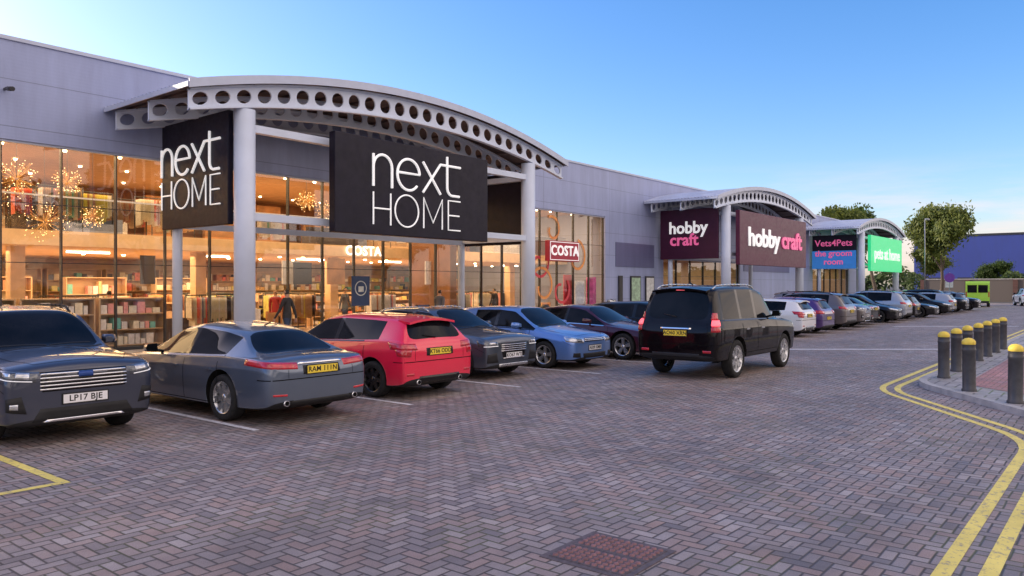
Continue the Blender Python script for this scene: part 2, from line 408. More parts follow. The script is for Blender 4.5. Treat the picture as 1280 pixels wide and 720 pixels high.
# interior of unit A
wood=mat('shop_wood',(.48,.24,.10),.55,var=.3,nscale=2); cream=mat('shop_cream',(.74,.54,.33),.7,var=.1); floorm=mat('shop_floor',(.45,.30,.18),.35,var=.2,nscale=1)
ceil=mat('shop_ceiling',(.40,.26,.17),.8,var=.1); warm=mat('warm_lamp',(1,.8,.5),.5,emit=18,ecol=(1,.72,.38)); orn=mat('ornament_lamp',(1,.8,.5),.5,emit=4,ecol=(1,.62,.28)); coolw=mat('white_lamp',(1,1,1),.5,emit=7,ecol=(1,.9,.75))
brownw=mat('shop_brown_wall',(.24,.11,.055),.7,var=.3,nscale=1.2); shelfm=mat('shelf',(.55,.38,.24),.5,var=.1)
clothd=mat('cloth_dark',(.06,.05,.06),.8); 
g=MB(); g.box(-31.6,36.2,FY+.31,44,.05,.13,floorm); g.obj('shop_floor',A)
g=MB(); g.box(-31.6,36.2,25.2,44,3.15,3.6,cream); g.obj('mezzanine',A)
g=MB(); g.box(-31.6,36.2,FY+.31,44,5.95,6.1,ceil); g.obj('ceiling',A)
g=MB(); g.box(-31.6,36.2,38,38.2,.131,3.149,cream); g.box(-31.6,36.2,33,33.2,3.601,5.949,brownw); g.obj('interior_walls',A)
g=MB()
g.face([(-20,25.17,3.65),(36,25.17,3.65),(36,25.17,4.6),(-20,25.17,4.6)],glassd); g.box(-20,36,25.13,25.19,4.6,4.65,trim); g.obj('balustrade',A)
rnd=random.Random(3)
pcols=[mat('product_%d'%i,c,.5,var=.15,nscale=9) for i,c in enumerate([(.8,.75,.65),(.16,.48,.48),(.75,.35,.36),(.75,.75,.8),(.8,.55,.3),(.7,.68,.6),(.7,.7,.75),(.45,.2,.12),(.08,.08,.1),(.55,.4,.28),(.8,.2,.15),(.2,.25,.4),(.75,.7,.2)])]
def shelf(g,x,y,wd,h,rows,prods=1.0,dp=.45,pal=None,wr=(.12,.35)):
    pal=pal or pcols
    g.box(x,x+.04,y,y+dp,.131,h,shelfm); g.box(x+wd-.04,x+wd,y,y+dp,.131,h,shelfm); g.box(x+.04,x+wd-.04,y+dp-.02,y+dp,.131,h,shelfm)
    for r in range(rows+1):
        z=.2+(h-.24)*r/rows; g.box(x+.041,x+wd-.041,y+.01,y+dp-.021,z,z+.03,shelfm)
        if r==rows: continue
        xx=x+.07
        while xx<x+wd-.2:
            pw=rnd.uniform(*wr); ph=rnd.uniform(.35,.85)*((h-.24)/rows-.05)
            if xx+pw>x+wd-.06: break
            if rnd.random()<prods: g.box(xx,xx+pw-.03,y+.05,y+dp-.1,z+.031,z+.031+ph,rnd.choice(pal))
            xx+=pw
g=MB()
x=-6.3
pal2=[pcols[i] for i in (0,1,3,5,6,3,2,0,6,1)]
while x<11:
    shelf(g,x,22.95,1.9,1.6,3,.95,.45,pal2,(.12,.26)); x+=2.0
for x in (-5,-1,3.2,6.5,9.5,12.8,16,18.5,21,26,29,32):
    for y in (28.5,33.5):
        shelf(g,x+rnd.uniform(-.6,.6),y,2.4,rnd.choice((1.3,1.6,2.3)),rnd.choice((2,3,4)),.8)
for i in range(16): shelf(g,-4+i*2.5,37.1,2.3,2.7,5,.8)
g.obj('display_shelves',A)
def rail(g,x,y,wd,z0=.13):
    g.tube((x,y,z0+1.5),(x+wd,y,z0+1.5),.02,.02,dark,6); g.tube((x,y,z0),(x,y,z0+1.5),.02,.02,dark,6); g.tube((x+wd,y,z0),(x+wd,y,z0+1.5),.02,.02,dark,6)
    xx=x+.1; base=rnd.choice([p for i,p in enumerate(pcols) if i!=1]+[clothd,clothd,clothd])
    while xx<x+wd-.1:
        c=base if rnd.random()<.7 else rnd.choice(pcols); l=rnd.uniform(.7,1.0)
        g.face([(xx,y-.22,z0+1.42),(xx+.03,y+.22,z0+1.42),(xx+.05,y+.26,z0+1.45-l),(xx-.01,y-.26,z0+1.45-l)],c); xx+=.06
g=MB()
for i in range(34): rail(g,rnd.uniform(9,34),rnd.uniform(24.0,34),rnd.uniform(1,1.8))
for i in range(16): rail(g,rnd.uniform(8,34),rnd.uniform(26.5,31),rnd.uniform(1,1.8),3.6)
g.obj('clothes_rails',A)
g=MB()
for i in range(12):
    x=5+i*2.6; m_=rnd.choice([wood,cream,brownw,pcols[6],wood]); g.box(x,x+rnd.uniform(.9,1.9),32.0,32.2,3.61,rnd.uniform(5,5.94),m_)
for x in (-4,2,8.6,14.5,20.5,26.5,32.5): g.box(x,x+.4,26.4,26.8,.131,3.149,cream)
g.box(23.9,24.3,FY+.4,25.1,.131,5.9,brownw)
for i in range(12):
    x=rnd.uniform(8,33); y=rnd.uniform(26,31); z=rnd.choice((.131,3.601)); c=rnd.choice([pcols[6],pcols[9],clothd,pcols[11],brownw])
    g.box(x,x+1.8,y,y+.8,z+.1,z+.42,c); g.box(x,x+1.8,y+.801,y+1.0,z+.1,z+.85,c); g.box(x-.2,x-.001,y,y+1.0,z+.1,z+.6,c); g.box(x+1.801,x+2.0,y,y+1.0,z+.1,z+.6,c)
for i in range(14):
    x=rnd.uniform(11.5,34); y=rnd.uniform(23.4,25); m_=rnd.choice([pcols[0],brownw,clothd,wood,pcols[4],pcols[3]])
    z0=rnd.choice((.131,2.0)); g.box(x,x+rnd.uniform(.4,1.1),y,y+.05,z0,z0+rnd.uniform(.7,1.1),m_)
g.obj('furniture_displays',A)
g=MB()
for i in range(22):
    for y in (23.3,24.6,27.4,30.5):
        x=3+i*1.55+rnd.uniform(-.3,.3)
        if rnd.random()<.7: g.lathe([(.0,5.90),(.05,5.90),(.06,5.945)],warm,8,(x,y,0))
        if y>27 and rnd.random()<.8: g.lathe([(.0,3.10),(.06,3.10),(.07,3.145)],warm,8,(x,y,0))
for i in range(9):
    x=-3+i*4.6; g.box(x,x+1.4,28.0,28.08,3.06,3.12,coolw)
g.obj('ceiling_lights',A)
g=MB()
gold=mat('ornament_gold',(.8,.5,.2),.3,metal=.6)
for (cx_,cz,rr_) in ((8.0,4.9,.55),(8.7,3.75,.6),(9.3,4.95,.4),(7.2,4.1,.6),(10.0,4.0,.35),(17.6,5.1,.4),(18.5,4.8,.4)):
    for k in range(150):
        d=Vector((rnd.gauss(0,1),rnd.gauss(0,1),rnd.gauss(0,1))).normalized()*rr_*rnd.uniform(.6,1.05)
        c=Vector((cx_,24.1,cz)); p=c+d
        if k%2==0: g.tube(tuple(c+d*.1),tuple(p),.004,.004,gold,3,False)
        g.lathe([(0,-.013),(.013,0),(0,.013)],orn if k%2 else gold,5,tuple(p))
    g.tube((cx_,24.1,cz),(cx_,24.1,5.94),.006,.006,dark,4,False)
g.obj('pendant_lights',A)
letin=mat('letter_inside',(.9,.85,.8),.4,emit=1.5,ecol=(1,.92,.8))
addobj('interior_lettering',text_mesh('COSTA',.55,.02,.012,letin,1.1),A,(21.2,25.1,3.38),FACE_F)
addobj('interior_lettering',text_mesh('papas',.6,.02,.0,letin,1.1),A,(24.9,25.1,3.42),FACE_F)
for (x,y,z,e_,sx,sy) in ((2,30,3.0,850,14,6),(14,30,3.0,1350,12,7),(27,30,3.0,1300,14,7),(4,28,5.85,780,14,6),(15,28,5.85,800,12,6),(28,28,5.85,720,12,6),(10,23.8,5.85,640,24,1.2),(28,23.8,5.85,400,12,1.2)):
    ld=bpy.data.lights.new('shop_light','AREA'); ld.shape='RECTANGLE'; ld.size=sx; ld.size_y=sy; ld.energy=e_; ld.color=(1,.64,.31)
    addobj('shop_light',ld,A,(x,y,z))
for e,x0,x1 in ((B,41,55),(C,69,82)):
    g=MB(); g.box(x0,x1,FY+.31,32,.05,.13,floorm); g.box(x0,x1,32,32.2,.131,3.7,cream); g.box(x0,x1,FY+.31,32,3.7,3.8,ceil)
    g.box(x0-.1,x0,FY+.31,32,.05,3.7,cream); g.box(x1,x1+.1,FY+.31,32,.05,3.7,cream)
    for k in range(4): shelf(g,x0+1+k*3,27,2.2,2,4,.9)
    g.obj('interior',e)
    ld=bpy.data.lights.new('shop_light','AREA'); ld.shape='RECTANGLE'; ld.size=12; ld.size_y=6; ld.energy=200; ld.color=(1,.8,.6); addobj('shop_light',ld,e,((x0+x1)/2,27,3.6))
red=mat('decal_red',(.6,.05,.07),.5,var=.1); ora=mat('decal_orange',(.75,.3,.08),.5,var=.15); 
g=MB()
for k,(cx_,cz,r_,m_) in enumerate(((29.8,3.0,.8,red),(30.1,1.9,1.0,ora),(31.6,1.7,.8,red),(33.0,3.4,.9,ora),(30.9,4.7,.7,ora))):
    a0=rnd.uniform(0,200); pts=[(cx_+r_*(.35+.65*t/20)*math.cos(R(a0+t*16)),cz+r_*(.35+.65*t/20)*math.sin(R(a0+t*16))) for t in range(21)]
    vs=[Vector(p) for p in pts]
    for i in range(20):
        d=(vs[i+1]-vs[i]).normalized(); n=Vector((-d.y,d.x))*.07
        q=[vs[i]-n,vs[i+1]-n,vs[i+1]+n,vs[i]+n]; g.face([(p.x,FY+.10-k*.002,p.y) for p in q],m_)
g.box(34.1,35.0,FY+.2,FY+.23,.4,2.4,pstp); g.box(33.0,33.9,FY+.2,FY+.23,.5,2.2,pcols[3]); g.box(32.0,32.7,FY+.2,FY+.23,.4,2.5,red)
g.obj('window_decals',A)
pbl=mat('poster_blue',(.03,.06,.16),.5); 
g=MB(); g.box(18.3,19.15,FY+.04,FY+.06,1.2,2.3,pbl)
g.obj('window_poster',A)
g=MB(); g.tube((18.72,FY+.03,1.85),(18.72,FY+.036,1.85),.28,.28,pstw,24); g.tube((18.72,FY+.024,1.85),(18.72,FY+.0295,1.85),.24,.24,pbl,24); g.box(18.6,18.84,FY+.016,FY+.0235,1.72,1.92,pstw); g.obj('poster_motif',A)

# ------------------------------------------------- canopies
def canopy(e,c,half,cols,zr=8.0,rise=1.12):
    ov=half
    def Z(x): return zr-rise*((x-c)/ov)**2
    ya,yb=17.75,FY-.02
    nx=40; ny=90; V=[]
    for i in range(nx+1):
        x=c-ov+2*ov*i/nx
        for j in range(ny+1):
            y=ya+(yb-ya)*j/ny; V.append((x,y,Z(x)+(.04 if (j//2)%2 else 0)))
    me=bpy.data.meshes.new('canopy_roof'); F=[]
    for i in range(nx):
        for j in range(ny): a=i*(ny+1)+j; F.append((a,a+ny+1,a+ny+2,a+1))
    me.from_pydata(V,[],F); me.materials.append(roofm); me.update()
    o=addobj('canopy_roof',me,e); s=o.modifiers.new('s','SOLIDIFY'); s.thickness=.02
    def band(g,y0,y1,dz0,dz1,m,x0=c-ov,x1=c+ov,n=40):
        for i in range(n):
            xa=x0+(x1-x0)*i/n; xb=x0+(x1-x0)*(i+1)/n
            za,zb=Z(xa),Z(xb)
            P=[(xa,y0,za+dz0),(xb,y0,zb+dz0),(xb,y1,zb+dz0),(xa,y1,za+dz0),(xa,y0,za+dz1),(xb,y0,zb+dz1),(xb,y1,zb+dz1),(xa,y1,za+dz1)]
            for f in ((0,3,2,1),(4,5,6,7),(0,1,5,4),(2,3,7,6)): g.face([P[k] for k in f],m)
            if i==0: g.face([P[k] for k in (3,0,4,7)],m)
            if i==n-1: g.face([P[k] for k in (1,2,6,5)],m)
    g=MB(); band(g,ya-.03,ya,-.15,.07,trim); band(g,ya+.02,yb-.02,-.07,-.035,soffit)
    g.box(c-ov-.03,c-ov,ya,yb,Z(c-ov)-.12,Z(c-ov)+.0,trim); g.box(c+ov,c+ov+.03,ya,yb,Z(c+ov)-.12,Z(c+ov)+.0,trim)
    g.obj('canopy_fascia',e)
    for (y,nm) in ((17.98,'curved_truss'),(20.0,'curved_truss'),(21.85,'curved_truss')):
        g=MB(); n=int(2*ov/.60); x0=c-ov+.12; x1=c+ov-.12; p=(x1-x0)/n
        def hh(x): return .66*(1-.28*((x-c)/ov)**2)
        def zt(x): return Z(x)-.17
        seg=16
        for i in range(n):
            xc=x0+(i+.5)*p
            def mp(u,v):
                x=xc+u*p/2; return (x,y,zt(x)-hh(x)*(.5-v*.5))
            V0=[];V1=[]
            for k in range(seg):
                t=2*math.pi*(k+.5)/seg; cu,su=math.cos(t),math.sin(t); mm=max(abs(cu),abs(su))
                V0.append(mp(cu/mm,su/mm)); V1.append(mp(cu*.70,su*.66))
            for k in range(seg):
                k2=(k+1)%seg
                t0=2*math.pi*(k+.5)/seg; t1=2*math.pi*(k+1.5)/seg
                poly=[V0[k]]
                for a_ in (45,135,225,315,405):
                    if t0<R(a_)<t1: poly.append(mp(1 if a_ in(45,315,405) else -1,1 if a_ in(45,135,405) else -1))
                poly+=[V0[k2],V1[k2],V1[k]]; g.face(poly,white)
        o=g.obj(nm,e); s=o.modifiers.new('s','SOLIDIFY'); s.thickness=.05
        g=MB()
        for i in range(36):
            xa=x0+(x1-x0)*i/36; xb=x0+(x1-x0)*(i+1)/36
            for top in (1,0):
                fa=zt(xa)-(0 if top else hh(xa)); fb=zt(xb)-(0 if top else hh(xb))
                P=[(xa,y-.08,fa-.025),(xb,y-.08,fb-.025),(xb,y+.08,fb-.025),(xa,y+.08,fa-.025),(xa,y-.08,fa+.025),(xb,y-.08,fb+.025),(xb,y+.08,fb+.025),(xa,y+.08,fa+.025)]
                for f in ((0,3,2,1),(4,5,6,7),(0,1,5,4),(2,3,7,6)): g.face([P[k] for k in f],white)
        g.obj('truss_flange',e)
    g=MB()
    for i in range(13):
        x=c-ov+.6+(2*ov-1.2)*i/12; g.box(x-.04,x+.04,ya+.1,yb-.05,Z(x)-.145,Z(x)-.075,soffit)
    g.obj('purlins',e)
    g=MB()
    for x in cols:
        g.tube((x,18.12,.11),(x,18.12,Z(x)-.78),.27,.27,white,28); g.lathe([(.36,.118),(.36,.16),(.28,.17)],white,20,(x,18.12,0))
        g.tube((x,21.6,.11),(x,21.6,Z(x)-.7),.14,.14,white,16)
        for z in (3.66,5.98): g.box(x-.1,x+.1,18.4,21.46,z,z+.2,white)
    for z in (3.66,5.98): g.box(cols[0]+.25,cols[1]-.25,18.02,18.22,z,z+.2,white)
    g.box(cols[0],cols[1],21.5,21.62,3.6,3.78,white)
    g.obj('columns_and_beams',e)
canopy(A,17.55,7.98,(11.3,23.4)); canopy(B,48.1,8.3,(41.75,54.05),7.95); canopy(C,75.8,8.1,(69.6,81.6),7.95)
g=MB(); g.box(7.1,7.16,22.0,22.3,6.9,6.95,dark); g.tube((7.13,21.75,6.85),(7.13,22.05,6.9),.06,.06,dark,10); g.obj('security_camera')

# ------------------------------------------------- signs
def sign_box(name,x0,x1,y0,y1,z0,z1,m): 
    e=empty(name); g=MB(); g.box(x0,x1,y0,y1,z0,z1,m); g.obj('sign_panel',e,bevel=.02); return e
e=sign_box('shop_sign',13.7,20.25,17.45,17.72,3.46,6.30,blk)
P_,Q_=logo_paths(3.85)
addobj('lettering',strokes_mesh(P_,.041,letw),e,(17.0,17.42,4.82),FACE_F); addobj('lettering',strokes_mesh(Q_,.024,letw),e,(17.0,17.42,4.82),FACE_F)
g=MB()
for x in (14.6,19.4): g.box(x,x+.12,17.722,18.0,4.0,4.12,dark); g.box(x,x+.12,17.722,18.0,6.05,6.17,dark)
g.obj('brackets',e)
e=sign_box('shop_sign',11.02,11.18,18.45,21.95,3.56,6.55,blk)
P_,Q_=logo_paths(3.2)
addobj('lettering',strokes_mesh(P_,.038,letw),e,(10.99,20.3,5.0),FACE_L); addobj('lettering',strokes_mesh(Q_,.022,letw),e,(10.99,20.3,5.0),FACE_L)
e=sign_box('shop_sign',23.5,23.68,18.45,21.95,3.56,6.35,blk)
plum=mat('sign_plum',(.10,.016,.05),.4,var=.12,spec=.3); plum2=mat('sign_plum_dark',(.055,.010,.036),.4,var=.12,spec=.3)
letp=mat('letter_pink',(.85,.14,.35),.4,var=.05,emit=.35); letw2=mat('letter_white_lit',(.9,.9,.9),.4,var=.03,emit=.4,ecol=(1,1,1))
e=sign_box('craft_shop_sign',42.1,53.4,17.45,17.7,3.15,6.25,plum)
o=addobj('lettering',text_mesh('hobby',1.5,.03,.04,letw2,.95),e,(45.75,17.41,4.75),FACE_F); o.scale=(1.42,1,1)
o=addobj('lettering',text_mesh('craft',1.5,.03,.04,letp,.95),e,(50.5,17.41,4.78),FACE_F); o.scale=(1.42,1,1)
e=sign_box('craft_shop_sign',41.42,41.58,18.45,22.1,3.5,6.4,plum2)
addobj('lettering',text_mesh('hobby',.98,.03,.02,letw2),e,(41.40,20.3,5.3),FACE_L)
addobj('lettering',text_mesh('craft',.98,.03,.02,letp),e,(41.40,20.55,4.6),FACE_L)
grn=mat('sign_green',(.03,.62,.25),.4,var=.1,emit=.45,ecol=(.03,.8,.28)); blu=mat('sign_blue',(.04,.22,.62),.4,var=.1,emit=.25)
lgt=mat('letter_lime',(.7,.95,.75),.4,emit=.6)
e=sign_box('pet_shop_sign',69.9,81.0,17.45,17.7,3.2,6.25,grn)
o=addobj('lettering',text_mesh('pets at home',1.45,.03,.02,lgt,.95),e,(75.4,17.41,4.7),FACE_F); o.scale=(1.25,1,1)
e=sign_box('pet_shop_sign',69.25,69.42,18.45,22.1,3.4,6.3,blk)
g=MB(); g.box(69.20,69.248,18.45,22.1,3.4,4.95,blu); g.obj('lower_panel',e)
addobj('lettering',text_mesh('Vets4Pets',.78,.02,.01,letp),e,(69.23,20.3,5.6),FACE_L)
addobj('lettering',text_mesh('the groom\nroom',.72,.02,.012,letp),e,(69.18,20.3,4.35),FACE_L)
e=sign_box('coffee_shop_sign',30.1,32.7,22.02,22.28,3.15,4.15,mat('sign_maroon',(.34,.015,.04),.4,var=.1,emit=.1))
addobj('lettering',text_mesh('COSTA',.68,.02,.015,letw2,1.1),e,(31.4,22.0,3.65),FACE_F)
g=MB()
for a in ((30.17,32.63,3.20,3.23),(30.17,32.63,4.07,4.10),(30.17,30.20,3.231,4.069),(32.60,32.63,3.231,4.069)): g.box(a[0],a[1],22.0,22.018,a[2],a[3],letw2)
g.obj('sign_border',e)

# ---------------------------------------------------------------- cars
carglass,_nt,_b=newmat('car_glass'); _b.inputs['Roughness'].default_value=.03; _b.inputs['Specular IOR Level'].default_value=.16
_nt.l.new(_nt.ramp(_nt.noise(1.7,3,_nt.obj()),[(.35,(.003,.004,.006)),(.7,(.012,.013,.017))]),_b.inputs['Base Color'])
plast=mat('black_plastic',(.018,.018,.02),.55,var=.2,spec=.3); gloss=mat('gloss_black',(.006,.006,.007),.12,var=.1,coat=.3,spec=.3)
well=mat('wheel_well',(.006,.006,.006),.9,spec=.1); rubber=mat('tyre_rubber',(.02,.02,.021),.8,var=.25,nscale=12,bump=.2,spec=.3)
alloy=mat('alloy',(.6,.61,.63),.28,metal=.85,var=.08); alloyd=mat('dark_alloy',(.05,.05,.055),.3,metal=.8,var=.1); chrome=mat('chrome',(.8,.8,.82),.12,metal=1,var=.05)
headm=mat('headlamp',(.6,.62,.66),.08,metal=.6,var=.35,nscale=9,coat=1); headd=mat('headlamp_dark',(.10,.11,.13),.08,metal=.4,var=.5,nscale=12,coat=1)
drl=mat('running_light',(.95,.95,1),.2,emit=.3); tailm=mat('tail_lamp',(.5,.012,.025),.12,var=.3,nscale=14,coat=1); taill=mat('tail_lamp_lit',(.8,.05,.06),.15,emit=1.6,ecol=(1,.14,.18))
platew=mat('plate_white',(.85,.85,.87),.4,var=.02); platey=mat('plate_yellow',(.9,.66,.06),.4,var=.02); ink=mat('plate_ink',(.01,.01,.012),.5)
paintph=mat('paint_slot',(.5,.5,.5),.3)
badge=mat('badge_blue',(.02,.06,.25),.2,metal=.4)

def wheel_mesh(r,w_,style,rimmat,nsp):
    g=MB(); rr=r*.70; h=w_/2
    g.lathe([(rr*.98,-h*.85),(rr*1.05,-h*.98),(r*.90,-h*1.0),(r*.975,-h*.86),(r,-h*.6),(r,h*.6),(r*.975,h*.86),(r*.90,h),(rr*1.05,h*.98),(rr*.98,h*.85)],rubber,36,axis='y')
    g.lathe([(rr*1.0,h*.90),(rr*.93,h*.86),(rr*.90,h*.1),(rr*.9,-h*.8)],rimmat,36,axis='y')
    g.lathe([(rr*.89,-h*.02),(rr*.0,-h*.02)],well,24,axis='y')
    g.lathe([(rr*.62,h*.12),(rr*.60,h*.16),(rr*.25,h*.16)],alloyd if rimmat is alloy else alloy,24,axis='y')
    for k in range(nsp):
        for dlt in ((-.13,.13) if style=='twin' else (0,)):
            t=2*math.pi*k/nsp+dlt*.9; wd=.026 if style=='twin' else .042
            c,s=math.cos(t),math.sin(t)
            def P(rad,tan,y): return (rad*c-tan*s,y,rad*s+tan*c)
            r0,r1=rr*.12,rr*.95
            a=[P(r0,-wd*1.1,h*.62),P(r1,-wd*.75,h*.84),P(r1,wd*.75,h*.84),P(r0,wd*1.1,h*.62)]
            b=[P(r0,-wd*1.3,h*.2),P(r1,-wd,h*.5),P(r1,wd,h*.5),P(r0,wd*1.3,h*.2)]
            g.face(a,rimmat); 
            for i in range(4): j=(i+1)%4; g.face([a[j],a[i],b[i],b[j]],rimmat)
    g.lathe([(rr*.24,h*.3),(rr*.22,h*.66),(rr*.0,h*.70)],rimmat,16,axis='y')
    return g.mesh('wheel')

def build_type(T):
    L=T['L']; st=T['st']; W=T['W']
    rings=[]
    for s in st:
        x,zb,hw,belt,top,wt,c=s[:7]; X=L/2-x; q=[]
        q.append((0,zb)); q.append((.84*hw,zb)); q.append((.965*hw,zb+.05))
        dz=belt-zb
        q.append((.99*hw,zb+.30*dz)); q.append((1.0*hw,zb+.60*dz)); q.append((.995*hw,zb+.80*dz)); q.append((.95*hw,belt))
        if c:
            q.append((.925*hw,belt+.015)); q.append((wt,top-.085)); q.append((wt*.91,top-.035)); q.append((wt*.5,top-.006)); q.append((0,top))
        else:
            def zz(y): return belt+(top-belt)*(1-(y/hw)**2)
            for f in (.91,.86,.79,.42,0): q.append((f*hw,zz(f*hw) if f else top))
        rings.append([(X,y,z) for y,z in q])
    nr=12; V=[];idx=[]
    for rg in rings:
        row=[]
        for k in range(nr): V.append(rg[k]); row.append(len(V)-1)
        neg=[row[0]]
        for k in range(1,nr-1): V.append((rg[k][0],-rg[k][1],rg[k][2])); neg.append(len(V)-1)
        neg.append(row[nr-1]); idx.append((row,neg))
    F=[];M=[]; ns=len(st)
    cre={}
    def setc(a,b,v): cre[tuple(sorted((a,b)))]=v
    for i in range(ns-1):
        g0=st[i][7] if len(st[i])>7 else ''
        for side in (0,1):
            a=idx[i][side]; b=idx[i+1][side]
            for k in range(nr-1):
                f=(a[k],b[k],b[k+1],a[k+1]); f=f if side==0 else f[::-1]
                F.append(f); m=0
                if k<=1: m=2
                if k==7 and 's' in g0: m=1
                if k==7 and 'p' in g0: m=4
                if k==8 and 'b' in g0: m=4
                if k>=9 and 'w' in g0: m=1
                M.append(m)
            for k,v in ((7,.75),(8,.65),(2,.5),(5,.7),(6,.35)): setc(a[k],b[k],v)
            if 'w' in g0:
                setc(a[9],b[9],.8)
                for k in (9,10): setc(a[k],a[k+1],.8); setc(b[k],b[k+1],.7)
            if 's' in g0 or 'p' in g0:
                setc(a[7],a[8],.6); setc(b[7],b[8],.6)
    for i,end in ((0,0),(ns-1,1)):
        a,b=idx[i]
        for k in range(nr-1):
            f=[a[k],a[k+1],b[k+1],b[k]]
            f=[v for n_,v in enumerate(f) if v not in f[:n_]]
            if end: f=f[::-1]
            F.append(tuple(f)); M.append(0)
    me=bpy.data.meshes.new('body'); me.from_pydata(V,[],F)
    for m in (paintph,carglass,plast,well,gloss): me.materials.append(m)
    for p,m in zip(me.polygons,M): p.material_index=m; p.use_smooth=True
    me.update()
    bm=bmesh.new(); bm.from_mesh(me); bmesh.ops.recalc_face_normals(bm,faces=bm.faces)
    cl=bm.edges.layers.float.new('crease_edge'); bm.verts.ensure_lookup_table()
    for ed in bm.edges:
        k=tuple(sorted((ed.verts[0].index,ed.verts[1].index)))
        if k in cre: ed[cl]=cre[k]
    bm.to_mesh(me); bm.free()
    o=addobj('tmp',me); sb=o.modifiers.new('s','SUBSURF'); sb.levels=sb.render_levels=3
    full=evalmesh(o,'f'); bvh=None
    bmf=bmesh.new(); bmf.from_mesh(full); bvh=BVHTree.FromBMesh(bmf); bmf.free()
    r=T['r']; g=MB()
    for ax in (T['fa'],T['ra']):
        X=L/2-ax
        for sgn in (1,-1):
            y0,y1=sorted((sgn*(W-.34),sgn*(W+.3)))
            n=len(g.v); seg=40; R_=r+.055
            for y in (y0,y1):
                for i in range(seg):
                    t=2*math.pi*i/seg; g.v.append((X+R_*math.cos(t),y,r+.02+R_*math.sin(t)))
            k=g.mid(well)
            for i in range(seg):
                j=(i+1)%seg; g.f.append((n+i,n+j,n+seg+j,n+seg+i)); g.mi.append(k); g.sm.append(True)
            g.f.append(tuple(n+i for i in reversed(range(seg)))); g.f.append(tuple(n+seg+i for i in range(seg))); g.mi+=[k,k]; g.sm+=[False,False]
    cme=g.mesh('cut'); bm=bmesh.new(); bm.from_mesh(cme); bmesh.ops.recalc_face_normals(bm,faces=bm.faces); bm.to_mesh(cme); bm.free()
    cme.materials.clear()
    for m in (paintph,carglass,plast,well,gloss): cme.materials.append(m)
    for p in cme.polygons: p.material_index=3
    co=addobj('cut',cme)
    bo=o.modifiers.new('b','BOOLEAN'); bo.object=co; bo.operation='DIFFERENCE'; bo.solver='EXACT'
    body=evalmesh(o,'body'); body.name='body'
    bpy.data.objects.remove(o); bpy.data.objects.remove(co)
    parts=[('body',body,True)]
    AX=1.25
    def wrap(s,z,end,o_=.006):
        sg=1 if s>=0 else -1; a=abs(s)
        d=Vector((AX,a,0)) if a<=W else Vector((AX-(a-W),W,0))
        d.y*=sg; d.x*=end; d.normalize()
        ax=Vector(((L/2-AX)*end,0,z)); hit=bvh.ray_cast(ax+d*3.5,-d,4.5)
        if hit[0] is None: return ax+d*1.0
        return hit[0]+hit[1]*o_
    def side(x,z,sg,o_=.004):
        hit=bvh.ray_cast(Vector((x,3*sg,z)),Vector((0,-sg,0)),3)
        if hit[0] is None: return Vector((x,W*sg,z))
        return hit[0]+Vector((0,sg*o_,0))
    def topp(x,y,o_=.003):
        hit=bvh.ray_cast(Vector((x,y,4)),Vector((0,0,-1)),5)
        if hit[0] is None: return Vector((x,y,.8))
        return hit[0]+hit[1]*o_
    g=MB()
    def grid(fn,m,nu,nv,flip=False):
        P=[[fn(u/nu,v/nv) for v in range(nv+1)] for u in range(nu+1)]
        n=len(g.v); k=g.mid(m)
        for row in P:
            for p in row: g.v.append(tuple(p))
        for u in range(nu):
            for v in range(nv):
                a=n+u*(nv+1)+v; g.f.append((a,a+nv+1,a+nv+2,a+1)); g.mi.append(k); g.sm.append(True)
    def quad(c,end,m,o_=.006,nu=10,nv=4,mirror=True):
        for sg in ((1,-1) if mirror else (1,)):
            def f(u,v):
                a=Vector(c[0]).lerp(Vector(c[1]),u); b=Vector(c[3]).lerp(Vector(c[2]),u); p=a.lerp(b,v)
                eo=o_ if 0.001<u<.999 and .001<v<.999 else -.004
                return wrap(p.x*sg,p.y,end,eo)
            def f2(u,v):
                rm=lambda t,n: 0 if t==0 else (1 if t==1 else (t*n-1)/(n-2)*.96+.02)
                return f(rm(u,nu),rm(v,nv))
            grid(f2,m,nu,nv)
    def squad(c,m,o_=.004,nu=4,nv=6):
        for sg in (1,-1):
            def f(u,v):
                a=Vector(c[0]).lerp(Vector(c[1]),u); b=Vector(c[3]).lerp(Vector(c[2]),u); p=a.lerp(b,v)
                return side(p.x,p.y,sg,o_)
            grid(f,m,nu,nv)
    def tline(x0,y0,x1,y1,wd=.007,m=None):
        d=Vector((x1-x0,y1-y0)).normalized(); nx_,ny_=-d.y*wd/2,d.x*wd/2
        for sg in (1,-1):
            grid(lambda u,v:topp(x0+(x1-x0)*u+nx_*(2*v-1),sg*(y0+(y1-y0)*u+ny_*(2*v-1))),m or well,14,1)
    for it in T['feat']:
        end=1 if it[0]=='f' else -1
        quad(it[2],end,it[1],it[3] if len(it)>3 else .006,nu=12,nv=5,mirror=(it[4] if len(it)>4 else True))
    for (s0,s1,z0,z1,n,m_) in T.get('bars',[]):
        for i in range(n):
            z=z0+(z1-z0)*(i+.5)/n; quad([(s0,z-.009),(s1,z-.009),(s1,z+.009),(s0,z+.009)],1,m_,.018,12,4,False)
    cowx=[s for s in st if len(s)>7 and s[7]=='sw'][0][0]
    tline(L/2-.16,W*.58,L/2-.45,W*.74); tline(L/2-.45,W*.74,L/2-cowx+.03,W*.80)
    tline(L/2-.16,0,L/2-.16,W*.58)
    tline(L/2-cowx-.02,.02,L/2-cowx-.10,W*.62,.018,plast); tline(L/2-cowx+.03,0,L/2-cowx+.0,W*.74,.05,plast)
    bs=T['bseam']; grid(lambda u,v: wrap((2*u-1)*(W+.22),bs+.007*(v-.5)*2,-1,.0025),well,40,1)
    tg=T['tgate']
